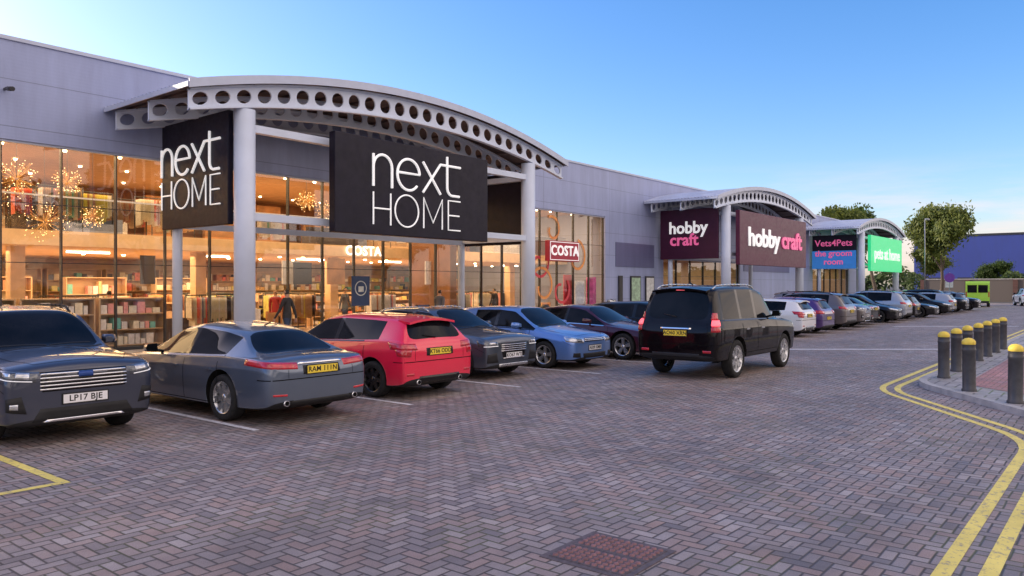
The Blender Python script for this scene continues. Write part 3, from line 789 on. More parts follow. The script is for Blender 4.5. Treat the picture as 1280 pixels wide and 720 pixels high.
    for sg in (1,-1):
        grid(lambda u,v: wrap(sg*(tg[0]+.006*v),tg[1]+(tg[2]-tg[1])*u,-1,.0025),well,14,1)
    fb=T.get('fseam',.58)
    for sg in (1,-1): grid(lambda u,v: wrap(sg*(W+.02+.30*u),fb+.10*u+.006*v,1,.0025),well,10,1)
    bz=T['belt']
    for x in T['seams']:
        X=L/2-x; squad([(X-.006,T['sill']),(X+.006,T['sill']),(X+.006,bz),(X-.006,bz)],well,.0025,1,14)
    X0_=L/2-T['seams'][0]; X1_=L/2-T['seams'][-1]
    squad([(X1_,T['sill']-.006),(X0_,T['sill']-.006),(X0_,T['sill']+.006),(X1_,T['sill']+.006)],well,.0025,20,1)
    wl=[s for s in st if s[6] or (len(s)>7 and s[7]=='sw')]
    wl=[s for s in wl if s[0]<=T.get('wlend',3.6)]
    for a_,b_ in zip(wl[:-1],wl[1:]):
        Xa,Xb=L/2-a_[0],L/2-b_[0]; za,zb_=a_[3],b_[3]
        squad([(Xb,zb_-.004),(Xa,za-.004),(Xa,za+.018),(Xb,zb_+.018)],T.get('wlm',gloss),.006,8,1)
    for x in T['handles']:
        X=L/2-x
        for sg in (1,-1):
            p=side(X,bz-.12,sg,.0); g.box(X-.09,X+.09,min(p.y-.01*sg,p.y+.035*sg),max(p.y-.01*sg,p.y+.035*sg),bz-.135,bz-.105,T.get('hm',paintph))
    if T.get('clad'):
        for ax in (T['fa'],T['ra']):
            X=L/2-ax
            for sg in (1,-1):
                def f(u,v):
                    t=R(-22+224*u); rad=r+.06+.065*v; xx=X+rad*math.cos(t); zz=max(T['sill']-.1,r+.02+rad*math.sin(t)); return side(xx,zz,sg,.010)
                grid(f,plast,28,1)
        Xa=L/2-T['fa']-r-.12; Xb=L/2-T['ra']+r+.12
        squad([(Xb,T['sill']-.14),(Xa,T['sill']-.14),(Xa,T['sill']-.01),(Xb,T['sill']-.01)],plast,.008,12,3)
    mx=L/2-T['mir'][0]; mz=T['mir'][1]
    for sg in (1,-1):
        yb=W*.93; 
        n=len(g.v); 
        V8=[];
        for (dx,sc) in ((-.06,1),(.02,1.0),(.11,.55)):
            for (dy,dz) in ((.0,-.06),(.17,-.05),(.20,.0),(.17,.07),(.02,.075)):
                V8.append((mx+dx,sg*(yb+.06+dy*sc),mz+.03+dz*sc))
        g.v+=V8
        for a in range(2):
            for b in range(5):
                c_=(b+1)%5; g.f.append((n+a*5+b,n+a*5+c_,n+(a+1)*5+c_,n+(a+1)*5+b)); g.mi.append(g.mid(paintph)); g.sm.append(True)
        g.f.append(tuple(n+i for i in range(5))); g.mi.append(g.mid(carglass)); g.sm.append(False)
        g.f.append(tuple(n+10+i for i in range(5))); g.mi.append(g.mid(paintph)); g.sm.append(False)
        g.tube((mx,sg*(yb-.04),mz-.03),(mx,sg*(yb+.1),mz),.022,.022,plast,6)
    if T.get('rails'):
        xa,xb,yr,zr,mm=T['rails']
        for sg in (1,-1):
            pts=[]
            for i in range(13):
                x=L/2-(xa+(xb-xa)*i/12); h_=bvh.ray_cast(Vector((x,sg*yr,3)),Vector((0,0,-1)),3)
                pts.append((x,sg*yr,(h_[0].z if h_[0] else 1.5)+(.0 if i in(0,12) else .05)))
            for i in range(12): g.tube(pts[i],pts[i+1],.016,.016,mm,8)
    if T.get('spoiler'):
        x,z,hw_,dp,m_=T['spoiler']; X=L/2-x
        for yy in range(6):
            ya_=-hw_+2*hw_*yy/6; yb_=-hw_+2*hw_*(yy+1)/6
            zc=lambda y: z-.06*(y/hw_)**2
            P=[(X+.12,ya_,zc(ya_)+.0),(X+.12,yb_,zc(yb_)),(X-dp,yb_,zc(yb_)-.035),(X-dp,ya_,zc(ya_)-.035)]
            Q=[(a,b,c-.04) for a,b,c in P]; g.face(P,m_); g.face(Q[::-1],m_); g.face([P[3],P[2],Q[2],Q[3]],m_)
            if yy==0: g.face([P[0],P[3],Q[3],Q[0]],m_)
            if yy==5: g.face([P[2],P[1],Q[1],Q[2]],m_)
    if T.get('rwip'):
        a_=wrap(.02,T['rwip'],-1,.02); b_=wrap(.34,T['rwip']+.05,-1,.02); g.tube(tuple(a_),tuple(b_),.012,.008,plast,6)
    fx=L/2-T['fin'][0]; fz=T['fin'][1]; g.tube((fx+.08,0,fz),(fx-.07,0,fz+.05),.012,.014,gloss,6)
    for (s_,z) in T.get('exh',[]):
        for sg in (1,-1):
            p=wrap(s_*sg,z,-1,0); g.tube((p.x+.10,p.y,z),(p.x-.02,p.y,z),.04,.042,chrome,12); g.tube((p.x-.018,p.y,z),(p.x-.024,p.y,z),.033,.033,well,12)
    parts.append(('fittings',g.mesh('fittings'),True))
    pl=MB()
    plates=[]
    for end,z,m_ in ((1,T['pf'],platew),(-1,T['pr'],platey)):
        xs=[wrap(s,z+d,end,0).x*end for s in (-.25,0,.25) for d in (-.05,.05)]; X=max(xs)+.004
        a,b=sorted((X*end,(X+.012)*end)); pl.box(a,b,-.26,.26,z-.055,z+.055,m_)
        pl2=sorted(((X-.003)*end,(X+.005)*end)); pl.box(pl2[0],pl2[1],-.275,.275,z-.07,z+.07,plast)
        plates.append((end,(X+.0135)*end,z))
    parts.append(('number_plates',pl.mesh('number_plates'),False))
    T['parts']=parts; T['plates']=plates
    return T
WH={}
def car(name,T,x,y,rot,paint,plate=None,zs=1.0,rim=alloy,style='twin',nsp=5,wr=None):
    e=empty(name,(x,y,.0),rot); e.scale=(1,1,zs)
    for pn,me,slot in T['parts']:
        o=addobj(pn,me,e)
        for i,sl in enumerate(o.material_slots):
            if me.materials[i]==paintph: sl.link='OBJECT'; sl.material=paint
    key=(T['r'],style,rim.name,nsp)
    if key not in WH: WH[key]=wheel_mesh(T['r'],.225,style,rim,nsp)
    for ax in (T['fa'],T['ra']):
        for sg in (1,-1):
            o=addobj('wheel',WH[key],e,(T['L']/2-ax,sg*(T['W']-.135),T['r']),(0,random.random()*3,0 if sg>0 else math.pi))
    if plate:
        for (end,X,z) in T['plates']:
            addobj('plate_text',text_mesh(plate,.105,.0012,.0015,ink,1.05),e,(X,0,z),FACE_X if end>0 else FACE_L)
    return e

hatch=build_type(dict(L=4.30,W=.91,r=.325,fa=.86,ra=3.50,belt=.92,sill=.27,seams=(1.28,2.44,3.30),handles=(2.25,3.12),mir=(1.62,1.0),fin=(3.7,1.46),bseam=.66,tgate=(.60,.68,.86),rwip=1.06,
 st=[(0,.26,.62,.62,.68,.5,0),(.05,.21,.78,.68,.76,.6,0),(.20,.19,.87,.75,.84,.7,0),(.68,.19,.905,.83,.93,.7,0),(1.14,.19,.91,.90,1.00,.7,0,'sw'),
  (1.92,.19,.91,.95,1.43,.63,1,'s'),(2.42,.19,.912,.965,1.475,.645,1,'p'),(2.50,.19,.912,.97,1.477,.645,1,'s'),(3.28,.19,.912,.995,1.46,.63,1,'s'),(3.62,.19,.905,1.015,1.44,.615,1,''),(3.98,.19,.90,1.03,1.40,.60,1,'w'),
  (4.21,.22,.88,1.01,1.05,.6,0),(4.27,.26,.85,.93,.96,.6,0),(4.30,.32,.78,.80,.83,.6,0)],
 feat=[('f',headm,[(.48,.62),(1.15,.70),(1.22,.80),(.42,.70)]),('f',gloss,[(-.42,.50),(.42,.50),(.38,.66),(-.38,.66)],.006,False),('f',plast,[(-.5,.26),(.5,.26),(.44,.38),(-.44,.38)],.006,False),('f',plast,[(.62,.30),(.85,.34),(.85,.46),(.66,.46)]),
  ('r',tailm,[(.54,.86),(1.20,.88),(1.28,1.0),(.58,.97)],.012),('r',tailm,[(.70,.75),(1.02,.77),(1.08,.885),(.68,.87)],.012),('r',gloss,[(-.55,.27),(.55,.27),(.5,.40),(-.5,.40)],.008,False),('r',plast,[(-.34,.75),(.34,.75),(.34,.89),(-.34,.89)],.003,False),('r',tailm,[(.62,.42),(.8,.42),(.8,.46),(.62,.46)])],
 pf=.44,pr=.82,spoiler=(3.95,1.435,.56,.17,paintph),exh=[(.52,.30)]))
golf=build_type(dict(L=4.25,W=.90,r=.325,fa=.88,ra=3.46,belt=.90,sill=.27,seams=(1.30,2.40,3.22),handles=(2.2,3.05),mir=(1.62,.98),fin=(3.6,1.45),wlend=3.2,bseam=.53,tgate=(.58,.54,.80),rwip=1.0,
 st=[(0,.24,.66,.62,.68,.5,0),(.05,.20,.80,.70,.77,.6,0),(.20,.18,.87,.77,.85,.7,0),(.68,.18,.895,.84,.93,.7,0),(1.18,.18,.90,.90,1.0,.7,0,'sw'),
  (1.90,.18,.90,.93,1.43,.63,1,'s'),(2.36,.18,.90,.94,1.47,.64,1,'p'),(2.44,.18,.90,.94,1.47,.64,1,'s'),(3.15,.18,.90,.95,1.455,.63,1,''),(3.90,.18,.89,.97,1.40,.60,1,'w'),
  (4.15,.2,.87,.95,1.0,.6,0),(4.22,.24,.84,.88,.91,.6,0),(4.25,.28,.78,.76,.79,.6,0)],
 feat=[('f',headm,[(.46,.62),(1.10,.66),(1.16,.80),(.44,.74)]),('f',headd,[(.52,.65),(.72,.66),(.72,.74),(.52,.72)],.011),('f',gloss,[(-.43,.65),(.43,.65),(.43,.74),(-.43,.74)],.006,False),('f',plast,[(-.48,.26),(.48,.26),(.50,.38),(-.50,.38)],.006,False),('f',plast,[(.58,.28),(.86,.30),(.84,.40),(.60,.40)]),
  ('r',tailm,[(.55,.80),(1.14,.80),(1.14,.94),(.50,.94)],.01),('r',plast,[(-.5,.26),(.5,.26),(.5,.34),(-.5,.34)],.006,False)],
 pf=.50,pr=.62,spoiler=(3.88,1.42,.55,.09,paintph),bars=[(-.42,.42,.66,.73,2,chrome)]))
saloon=build_type(dict(L=4.96,W=.935,r=.345,fa=.90,ra=3.82,belt=.88,sill=.26,seams=(1.35,2.78,3.72),handles=(2.55,3.5),mir=(1.95,.96),fin=(3.6,1.37),hm=paintph,wlend=4.0,wlm=chrome,bseam=.665,tgate=(.56,.68,.80),
 st=[(0,.26,.62,.58,.64,.5,0),(.06,.21,.79,.66,.73,.6,0),(.28,.18,.885,.73,.82,.7,0),(.9,.18,.93,.81,.90,.7,0),(1.50,.18,.935,.87,.97,.7,0,'sw'),
  (2.24,.18,.935,.90,1.37,.62,1,'s'),(2.74,.18,.935,.915,1.425,.635,1,'p'),(2.83,.18,.935,.92,1.425,.635,1,'s'),(3.48,.18,.935,.945,1.385,.61,1,'s'),(3.86,.18,.93,.965,1.31,.565,1,'w'),
  (4.40,.19,.92,.955,1.01,.6,0),(4.80,.22,.885,.945,.995,.6,0),(4.91,.27,.83,.87,.90,.6,0),(4.96,.32,.74,.72,.75,.6,0)],
 feat=[('f',headm,[(.46,.60),(1.15,.68),(1.2,.78),(.44,.70)]),('f',gloss,[(-.38,.44),(.38,.44),(.42,.64),(-.42,.64)],.006,False),
  ('r',tailm,[(.40,.80),(1.50,.86),(1.46,.95),(.40,.89)],.010),('r',chrome,[(-.40,.865),(.40,.865),(.40,.895),(-.40,.895)],.014,False),('r',plast,[(-.55,.27),(.55,.27),(.5,.36),(-.5,.36)],.006,False),('r',plast,[(-.33,.72),(.33,.72),(.33,.85),(-.33,.85)],.003,False),('r',tailm,[(.58,.43),(.82,.44),(.82,.47),(.58,.46)])],
 pf=.40,pr=.785,exh=[(.60,.33)]))
csuv=build_type(dict(L=4.52,W=.925,r=.355,fa=.90,ra=3.59,belt=1.0,sill=.36,seams=(1.36,2.48,3.36),handles=(2.3,3.18),mir=(1.68,1.14),fin=(3.7,1.66),clad=True,wlm=chrome,bseam=.62,tgate=(.64,.64,.92),fseam=.68,rwip=1.15,
 st=[(0,.30,.76,.81,.87,.5,0),(.05,.25,.86,.91,.98,.6,0),(.18,.24,.90,.98,1.06,.7,0),(.66,.24,.92,1.01,1.12,.7,0),(1.16,.24,.925,1.035,1.155,.7,0,'sw'),
  (1.86,.24,.925,1.06,1.63,.67,1,'s'),(2.44,.24,.925,1.07,1.685,.685,1,'p'),(2.52,.24,.925,1.07,1.687,.685,1,'s'),(3.32,.24,.925,1.09,1.675,.675,1,'s'),(3.75,.24,.92,1.11,1.65,.66,1,''),(4.10,.24,.91,1.12,1.60,.64,1,'w'),
  (4.38,.26,.89,1.10,1.15,.6,0),(4.47,.30,.86,1.0,1.04,.6,0),(4.52,.36,.78,.86,.89,.6,0)],
 feat=[('f',headd,[(.56,.80),(1.20,.87),(1.28,.97),(.52,.92)],.008),('f',drl,[(.60,.805),(1.12,.855),(1.12,.865),(.60,.815)],.014),('f',headm,[(.64,.84),(.80,.86),(.80,.92),(.64,.91)],.013),('f',headm,[(.86,.87),(1.0,.885),(1.0,.93),(.86,.92)],.013),('f',gloss,[(-.50,.67),(.50,.67),(.54,.92),(-.54,.92)],.006,False),('f',plast,[(-.62,.31),(.62,.31),(.52,.47),(-.52,.47)],.006,False),('f',plast,[(.66,.42),(.92,.46),(.92,.62),(.72,.64)]),('f',headm,[(.76,.48),(.86,.49),(.86,.55),(.76,.55)],.012),('f',chrome,[(-.50,.30),(.50,.30),(.45,.33),(-.45,.33)],.012,False),('f',badge,[(-.085,.83),(.085,.83),(.085,.89),(-.085,.89)],.034,False),
  ('r',tailm,[(.50,.92),(1.18,.95),(1.2,1.06),(.55,1.05)],.01),('r',plast,[(-.7,.32),(.7,.32),(.7,.46),(-.7,.46)],.006,False)],
 pf=.565,pr=.84,rails=(2.1,3.9,.63,0,plast),spoiler=(4.08,1.635,.58,.12,paintph),bars=[(-.52,.52,.68,.91,5,chrome)]))
q2=build_type(dict(L=4.20,W=.90,r=.345,fa=.83,ra=3.43,belt=.96,sill=.33,seams=(1.26,2.36,3.16),handles=(2.18,3.0),mir=(1.6,1.04),fin=(3.4,1.50),clad=True,wlend=3.15,bseam=.58,tgate=(.60,.60,.82),
 st=[(0,.28,.74,.72,.78,.5,0),(.04,.23,.84,.82,.88,.6,0),(.18,.21,.885,.88,.95,.7,0),(.66,.21,.895,.93,1.0,.7,0),(1.14,.21,.90,.965,1.05,.7,0,'sw'),
  (1.84,.21,.90,.99,1.46,.63,1,'s'),(2.30,.21,.90,1.0,1.50,.64,1,'p'),(2.38,.21,.90,1.0,1.50,.64,1,'s'),(3.10,.21,.90,1.02,1.48,.62,1,'p'),(3.74,.22,.89,1.03,1.42,.60,1,'w'),
  (4.05,.24,.87,1.01,1.05,.6,0),(4.15,.28,.84,.94,.97,.6,0),(4.20,.34,.78,.80,.83,.6,0)],
 feat=[('f',headd,[(.50,.70),(1.12,.70),(1.16,.84),(.54,.80)],.008),('f',drl,[(.52,.705),(.95,.70),(.95,.715),(.52,.72)],.014),('f',headm,[(.60,.74),(.78,.74),(.78,.80),(.60,.79)],.013),('f',gloss,[(-.36,.42),(.36,.42),(.46,.76),(-.46,.76)],.006,False),('f',plast,[(.50,.36),(.86,.36),(.84,.54),(.56,.58)]),('f',alloy,[(-.50,.27),(.50,.27),(.48,.33),(-.48,.33)],.01,False),
  ('r',tailm,[(.48,.82),(1.12,.82),(1.12,.94),(.52,.94)],.01),('r',plast,[(-.7,.30),(.7,.30),(.7,.44),(-.7,.44)],.006,False)],
 pf=.50,pr=.74,rails=(1.95,3.5,.59,0,alloy),bars=[(-.42,.42,.58,.75,4,chrome),(-.36,.36,.43,.46,1,chrome)]))
lc=build_type(dict(L=4.76,W=.95,r=.395,fa=.92,ra=3.71,belt=1.12,sill=.50,seams=(1.45,2.60,3.44),handles=(2.4,3.25),mir=(1.75,1.25),fin=(4.0,1.93),wlend=4.4,bseam=.72,tgate=(.72,.73,1.16),rwip=1.27,
 st=[(0,.44,.74,.84,.90,.5,0),(.05,.38,.86,.98,1.04,.6,0),(.22,.36,.92,1.06,1.13,.7,0),(.80,.36,.948,1.11,1.18,.7,0),(1.35,.36,.95,1.14,1.22,.7,0,'sw'),
  (1.98,.36,.95,1.17,1.86,.73,1,'s'),(2.55,.36,.95,1.18,1.92,.745,1,'p'),(2.64,.36,.95,1.18,1.92,.745,1,'s'),(3.40,.36,.95,1.19,1.925,.745,1,'p'),(3.48,.36,.95,1.19,1.925,.745,1,'s'),(4.30,.36,.94,1.20,1.90,.73,1,''),(4.50,.36,.935,1.20,1.86,.715,1,'w'),
  (4.66,.38,.92,1.18,1.22,.6,0),(4.72,.42,.90,1.08,1.12,.6,0),(4.76,.46,.84,.92,.95,.6,0)],
 feat=[('f',headm,[(.50,.82),(1.1,.86),(1.14,1.02),(.50,1.02)]),('f',chrome,[(-.45,.78),(.45,.78),(.48,1.0),(-.48,1.0)],.006,False),
  ('r',taill,[(.82,1.10),(1.08,1.10),(1.06,1.21),(.84,1.21)],.03),('r',tailm,[(.82,1.21),(1.04,1.21),(1.02,1.36),(.86,1.36)],.02),('r',tailm,[(.80,.98),(1.10,.98),(1.08,1.10),(.82,1.10)],.016),('r',chrome,[(-.36,1.02),(.36,1.02),(.36,1.055),(-.36,1.055)],.016,False),
  ('r',plast,[(-.55,.46),(.55,.46),(.55,.54),(-.55,.54)],.006,False),('r',tailm,[(.62,.56),(.80,.56),(.80,.61),(.62,.61)],.014),('r',taill,[(-.12,1.815),(.12,1.815),(.12,1.835),(-.12,1.835)],.03,False)],
 pf=.62,pr=.945,rails=(2.1,4.35,.64,0,alloy),spoiler=(4.48,1.90,.62,.12,paintph),hm=chrome))

p_kuga=paint_mat('paint_slate',(.04,.048,.08),.35); p_jag=paint_mat('paint_steel_blue',(.11,.14,.20),.5); p_red=paint_mat('paint_red',(.82,.010,.060),.05)
p_q2=paint_mat('paint_grey',(.08,.10,.14),.5); p_blue=paint_mat('paint_blue',(.12,.25,.60),.35); p_blk=paint_mat('paint_black',(.005,.0045,.007),.0,.1,.08,.7)
p_lc=paint_mat('paint_black_red',(.005,.003,.0045),.0,.05,.06,.55); p_mar=paint_mat('paint_maroon',(.05,.006,.018),.1,.2,.2,.8); p_wht=paint_mat('paint_white',(.75,.76,.8),.0); p_pur=paint_mat('paint_violet',(.08,.035,.19),.4)
p_grn=paint_mat('paint_mint',(.12,.45,.30),.2); p_tau=paint_mat('paint_taupe',(.15,.13,.13),.4); p_slv=paint_mat('paint_silver',(.40,.43,.48),.5); p_lime=paint_mat('paint_lime',(.42,.75,.05),.0)
UP,DN=R(90),R(-90)
car('parked_suv',csuv,4.17,10.25+2.26,DN,p_kuga,'LP17 BJE',.985)
car('parked_saloon',saloon,6.92,9.1+2.48,UP,p_jag,'RAM 111N',.975,alloy,'twin',7)
car('parked_hatchback',hatch,9.8,9.55+2.15,UP,p_red,'KT66 ODD',.98,alloyd,'single',7)
car('parked_compact_suv',q2,12.75,10.25+2.1,DN,p_q2,'KO67 WTJ',.98,alloy,'single',5)
car('parked_hatchback',golf,15.5,10.0+2.12,DN,p_blue,'AE09 XMR',.98,alloy,'twin',5)
car('parked_saloon',saloon,18.5,9.6+2.48,DN,p_mar,'EO12 KDX')
car('driving_suv',lc,14.66+2.38,7.48,0,p_lc,'AO60 XRN',1.02,alloy,'twin',6)
row=[(hatch,p_blk,DN),(golf,p_blk,UP),(golf,p_grn,DN),(hatch,p_wht,UP),(golf,p_pur,UP),(csuv,p_tau,UP),(csuv,p_tau,DN),(saloon,p_blk,UP),(hatch,p_blk,DN),(csuv,p_slv,UP),(golf,p_blk,UP),(saloon,p_blk,DN),(q2,p_q2,UP),(hatch,p_blk,DN),(golf,p_slv,UP),(csuv,p_blk,DN),(hatch,p_q2,UP),(q2,p_blk,DN)]
x=21.4
for i,(T,p,rt) in enumerate(row):
    if i in (12,): x+=2.86; continue
    car('parked_car',T,x+random.uniform(-.12,.12),9.7+T['L']/2+random.uniform(-.3,.4),rt+random.uniform(-.02,.02),p,'LK%02d %s'%(random.randint(5,70),''.join(random.choice('ABDEHKMNRTX') for _ in range(3))),random.uniform(.98,1.02),random.choice((alloy,alloyd)))
    x+=2.86
for (T,p,X,Y,rt) in ((saloon,p_blk,97,8,0),(hatch,p_blk,106,9,.2),(csuv,p_blk,104,2.5,1.2),(golf,p_pur,112,3,1.4),(csuv,p_wht,90,8.2,.3),(hatch,p_blk,100,5.2,1.5)):
    car('parked_car',T,X,Y,rt,p)

def van(x,y,rot):
    e=empty('parked_van',(x,y,0),rot); g=MB()
    prof=[(-2.4,.35),(-2.4,2.15),(-2.25,2.35),(1.0,2.35),(1.35,2.2),(2.0,1.25),(2.5,1.05),(2.6,.8),(2.6,.35)]
    n=len(prof)
    for sg in (1,-1):
        g.face([(a,sg*.95,b) for a,b in (prof if sg<0 else prof[::-1])],p_lime)
    for i in range(n):
        a=prof[i]; b=prof[(i+1)%n]; g.face([(a[0],.95,a[1]),(b[0],.95,b[1]),(b[0],-.95,b[1]),(a[0],-.95,a[1])],carglass if i==4 else p_lime)
    g.obj('body',e,bevel=.06)
    g=MB(); g.box(.5,1.45,-.962,-.952,1.3,1.95,carglass); g.box(.5,1.45,.952,.962,1.3,1.95,carglass)
    g.box(-2.412,-2.402,-.8,-.05,1.3,2.0,carglass); g.box(-2.412,-2.402,.05,.8,1.3,2.0,carglass); g.box(-2.415,-2.402,-.92,-.84,.9,1.4,tailm); g.box(-2.415,-2.402,.84,.92,.9,1.4,tailm); g.box(-2.45,-2.402,-.9,.9,.35,.55,plast)
    g.obj('windows_and_lamps',e)
    wm=list(WH.values())[0]
    for ax in (-1.5,1.7):
        for sg in (1,-1): addobj('wheel',wm,e,(ax,sg*.86,.34),(0,0,0 if sg>0 else math.pi))
van(84,11.6,R(8))

# ---------------------------------------------------------------- trees
bark=mat('bark',(.10,.075,.055),.9,var=.3,nscale=8,bump=.5,bscale=25)
def leafmat(name,c1,c2):
    m,nt,b=newmat(name); oi=nt.n.new('ShaderNodeNewGeometry')
    f=nt.m('ADD',nt.m('MULTIPLY',oi.outputs['Random Per Island'],.6),nt.m('MULTIPLY',nt.noise(.8,2,nt.pos()),.5))
    c=nt.ramp(f,[(.25,c1),(.85,c2)]); nt.l.new(c,b.inputs['Base Color']); b.inputs['Roughness'].default_value=.6
    tr=nt.n.new('ShaderNodeBsdfTranslucent'); nt.l.new(c,tr.inputs[0]); mx=nt.n.new('ShaderNodeMixShader'); mx.inputs[0].default_value=.5
    nt.l.new(b.outputs[0],mx.inputs[1]); nt.l.new(tr.outputs[0],mx.inputs[2]); nt.l.new(mx.outputs[0],nt.n['Material Output'].inputs[0]); return m
leafA=leafmat('foliage_olive',(.07,.11,.022),(.22,.25,.05)); leafB=leafmat('foliage_green',(.035,.07,.02),(.11,.16,.04)); leafC=leafmat('foliage_autumn',(.16,.11,.03),(.34,.20,.06))
def tree_meshes(seed,h,cr,nl,leaf,ls=.16):
    rd=random.Random(seed); g=MB(); tips=[]
    def br(p,d,l,r,dep):
        p=Vector(p); segs=3
        for i in range(segs):
            d=(d+Vector((rd.gauss(0,.12),rd.gauss(0,.12),rd.gauss(0,.06)))).normalized(); q=p+d*l/segs; r2=r*.86
            g.tube(p,q,r,r2,bark,7 if dep<2 else 4,False); p,r=q,r2
            if dep>=2: tips.append(p.copy())
        if dep<4:
            for k in range(rd.choice((3,4)) if dep<2 else 3):
                a=rd.uniform(0,6.28); t=rd.uniform(.35,.85); nd=(d*math.cos(t)+(d.orthogonal().normalized()*math.cos(a)+d.cross(d.orthogonal()).normalized()*math.sin(a))*math.sin(t)+Vector((0,0,.2))).normalized()
                br(p,nd,l*rd.uniform(.62,.85),r*.66,dep+1)
    br((0,0,0),Vector((0,0,1)),h*.26,h*.022,0)
    zs=max(t.z for t in tips)
    tr=g.mesh('trunk_and_limbs')
    V=[];F=[]
    per=max(1,nl//len(tips))
    for t in tips:
        dens=rd.choice((0,.5,1,1.4,2)); 
        for k in range(int(per*dens)):
            c=t+Vector((rd.gauss(0,1),rd.gauss(0,1),rd.gauss(0,.7)))*cr*.12
            a=Vector((rd.gauss(0,1),rd.gauss(0,1),rd.gauss(0,1))).normalized(); b=a.orthogonal().normalized(); s=ls*rd.uniform(.6,1.4); n=len(V)
            V+=[tuple(c-a*s),tuple(c+b*s*.55),tuple(c+a*s),tuple(c-b*s*.55)]; F.append((n,n+1,n+2,n+3))
    me=bpy.data.meshes.new('foliage'); me.from_pydata(V,[],F); me.materials.append(leaf); me.update()
    return tr,me,zs
TM=[tree_meshes(11,10,3.6,14000,leafA),tree_meshes(23,12,4.2,12000,leafB,.2),tree_meshes(5,11,4,9000,leafC,.22)]
def tree(k,x,y,h,rot=0,name='tree',wide=1.0):
    tr,fo,zs=TM[k]; s=h/zs; e=empty(name,(x,y,-.02),rot); e.scale=(s*wide,s*wide,s); addobj('trunk_and_limbs',tr,e); addobj('foliage',fo,e)
tree(0,100,17.3,10.6,0,'tree',.78); tree(1,128,31,13.8,2,'tree',.8); tree(0,121,36,13,1,'tree',.8); tree(1,140,40,14,4,'tree',.8)
tree(1,118,12.5,5.0,3); tree(0,122,24,7,2); tree(1,119,5,4.5,1)
for i,(x,y,h) in enumerate([(-14,-34,11),(-4,-31,13),(5,-36,12),(15,-32,14),(26,-35,12),(38,-33,13),(52,-36,12),(70,-34,12),(-26,-33,13)]):
    tree((2,0,2,1)[i%4],x,y,h,i*1.3)
def hedge(name,x0,x1,y0,y1,h,n,leaf=leafB,seed=1,s0=.2):
    rd=random.Random(seed); V=[];F=[]
    for i in range(n):
        x=rd.uniform(x0,x1); y=rd.uniform(y0,y1); u=(y if abs(y1-y0)>abs(x1-x0) else x); hh=h*(.75+.25*math.sin(u*.5+seed)+.12*math.sin(u*1.7)); z=hh*rd.random()**.5
        a=Vector((rd.gauss(0,1),rd.gauss(0,1),rd.gauss(0,1))).normalized(); b=a.orthogonal().normalized(); s=s0*rd.uniform(.6,1.5); c=Vector((x,y,z)); k=len(V)
        V+=[tuple(c-a*s),tuple(c+b*s*.6),tuple(c+a*s),tuple(c-b*s*.6)]; F.append((k,k+1,k+2,k+3))
    me=bpy.data.meshes.new(name); me.from_pydata(V,[],F); me.materials.append(leaf); me.update(); addobj(name,me)
hedge('hedge',113,117,-2,24,3.4,8000,leafB,2); hedge('hedge',122,126,-40,-2,4,8000,leafB,5,.3)
hedge('hedge',205,215,-80,60,7,9000,leafB,3,.6)
hedge('hedge',-60,100,-32,-30.2,1.8,9000,leafB,7,.3)

def brick_mat(name):
    m,nt,b=newmat(name); bt=nt.n.new('ShaderNodeTexBrick'); bt.inputs['Scale'].default_value=4; bt.inputs['Color1'].default_value=(.09,.04,.036,1); bt.inputs['Color2'].default_value=(.13,.06,.05,1); bt.inputs['Mortar'].default_value=(.13,.11,.10,1)
    tc=nt.n.new('ShaderNodeMapping'); tc.inputs['Rotation'].default_value=(R(90),0,R(90)); nt.l.new(nt.pos(),tc.inputs[0]); nt.l.new(tc.outputs[0],bt.inputs[0]); nt.l.new(bt.outputs[0],b.inputs['Base Color']); b.inputs['Roughness'].default_value=.85; return m
brick=brick_mat('brick')
g=MB(); g.box(110,110.35,-14,21,-.02,2.7,brick); g.box(109.92,110.43,-14,21,2.701,2.8,kerbm)
for y in range(-14,22,5): g.box(109.85,109.999,y,y+.5,-.02,2.69,brick)
g.obj('brick_wall')
bluem=panelwall('blue_cladding',(.01,.045,.46),1.5,0,0); 
e=empty('blue_warehouse'); g=MB(); g.box(168,200,6,34,-.02,11.3,bluem); g.obj('walls',e)
g=MB(); g.box(167.9,200.1,5.9,34.1,11.301,11.7,dark); g.obj('roof_edge',e)
g=MB(); 
for y in (9,14,19,24,29): g.box(167.9,167.99,y,y+2.5,0,3.5,dark); 
g.obj('doors',e)
rc=mat('render_cream',(.55,.5,.44),.8)
e=empty('office_building'); g=MB(); g.box(-40,-12,-62,-48,-.02,9,rc); g.box(30,60,-66,-52,-.02,8,rc); g.obj('walls',e)
g=MB()
for x in range(-38,-14,4):
    for z in (1.2,4.2,6.8): g.box(x,x+2,-47.99,-47.9,z,z+1.4,carglass)
g.obj('windows',e)
lampm=mat('galvanised',(.35,.36,.38),.45,metal=.7,var=.15)
def lamp(x,y,h=8,dirx=-1):
    e=empty('street_lamp',(x,y,0)); g=MB(); g.tube((0,0,-.02),(0,0,1.2),.09,.09,lampm,10); g.tube((0,0,1.2),(0,0,h),.06,.04,lampm,10); g.tube((0,0,h),(dirx*.8,0,h+.12),.03,.03,lampm,8); g.obj('pole',e)
    g=MB(); g.box(min(dirx*.7,dirx*1.4),max(dirx*.7,dirx*1.4),-.14,.14,h+.06,h+.2,lampm); g.obj('lantern',e,bevel=.03)
lamp(78,14.9,7.9,1); lamp(106,-2,7.9); lamp(52,-6,8,-1)
def postsign(name,x,y,h,shape,m,faceX=True):
    e=empty(name,(x,y,.0)); g=MB(); g.tube((0,0,0),(0,0,h+.5),.035,.035,lampm,8); g.obj('post',e)
    g=MB()
    if shape=='round': g.tube((-.06,0,h),(-.04,0,h),.45,.45,m,24)
    else: g.box(-.06,-.04,-.35,.35,h-.45,h+.45,m)
    g.obj('sign_plate',e)
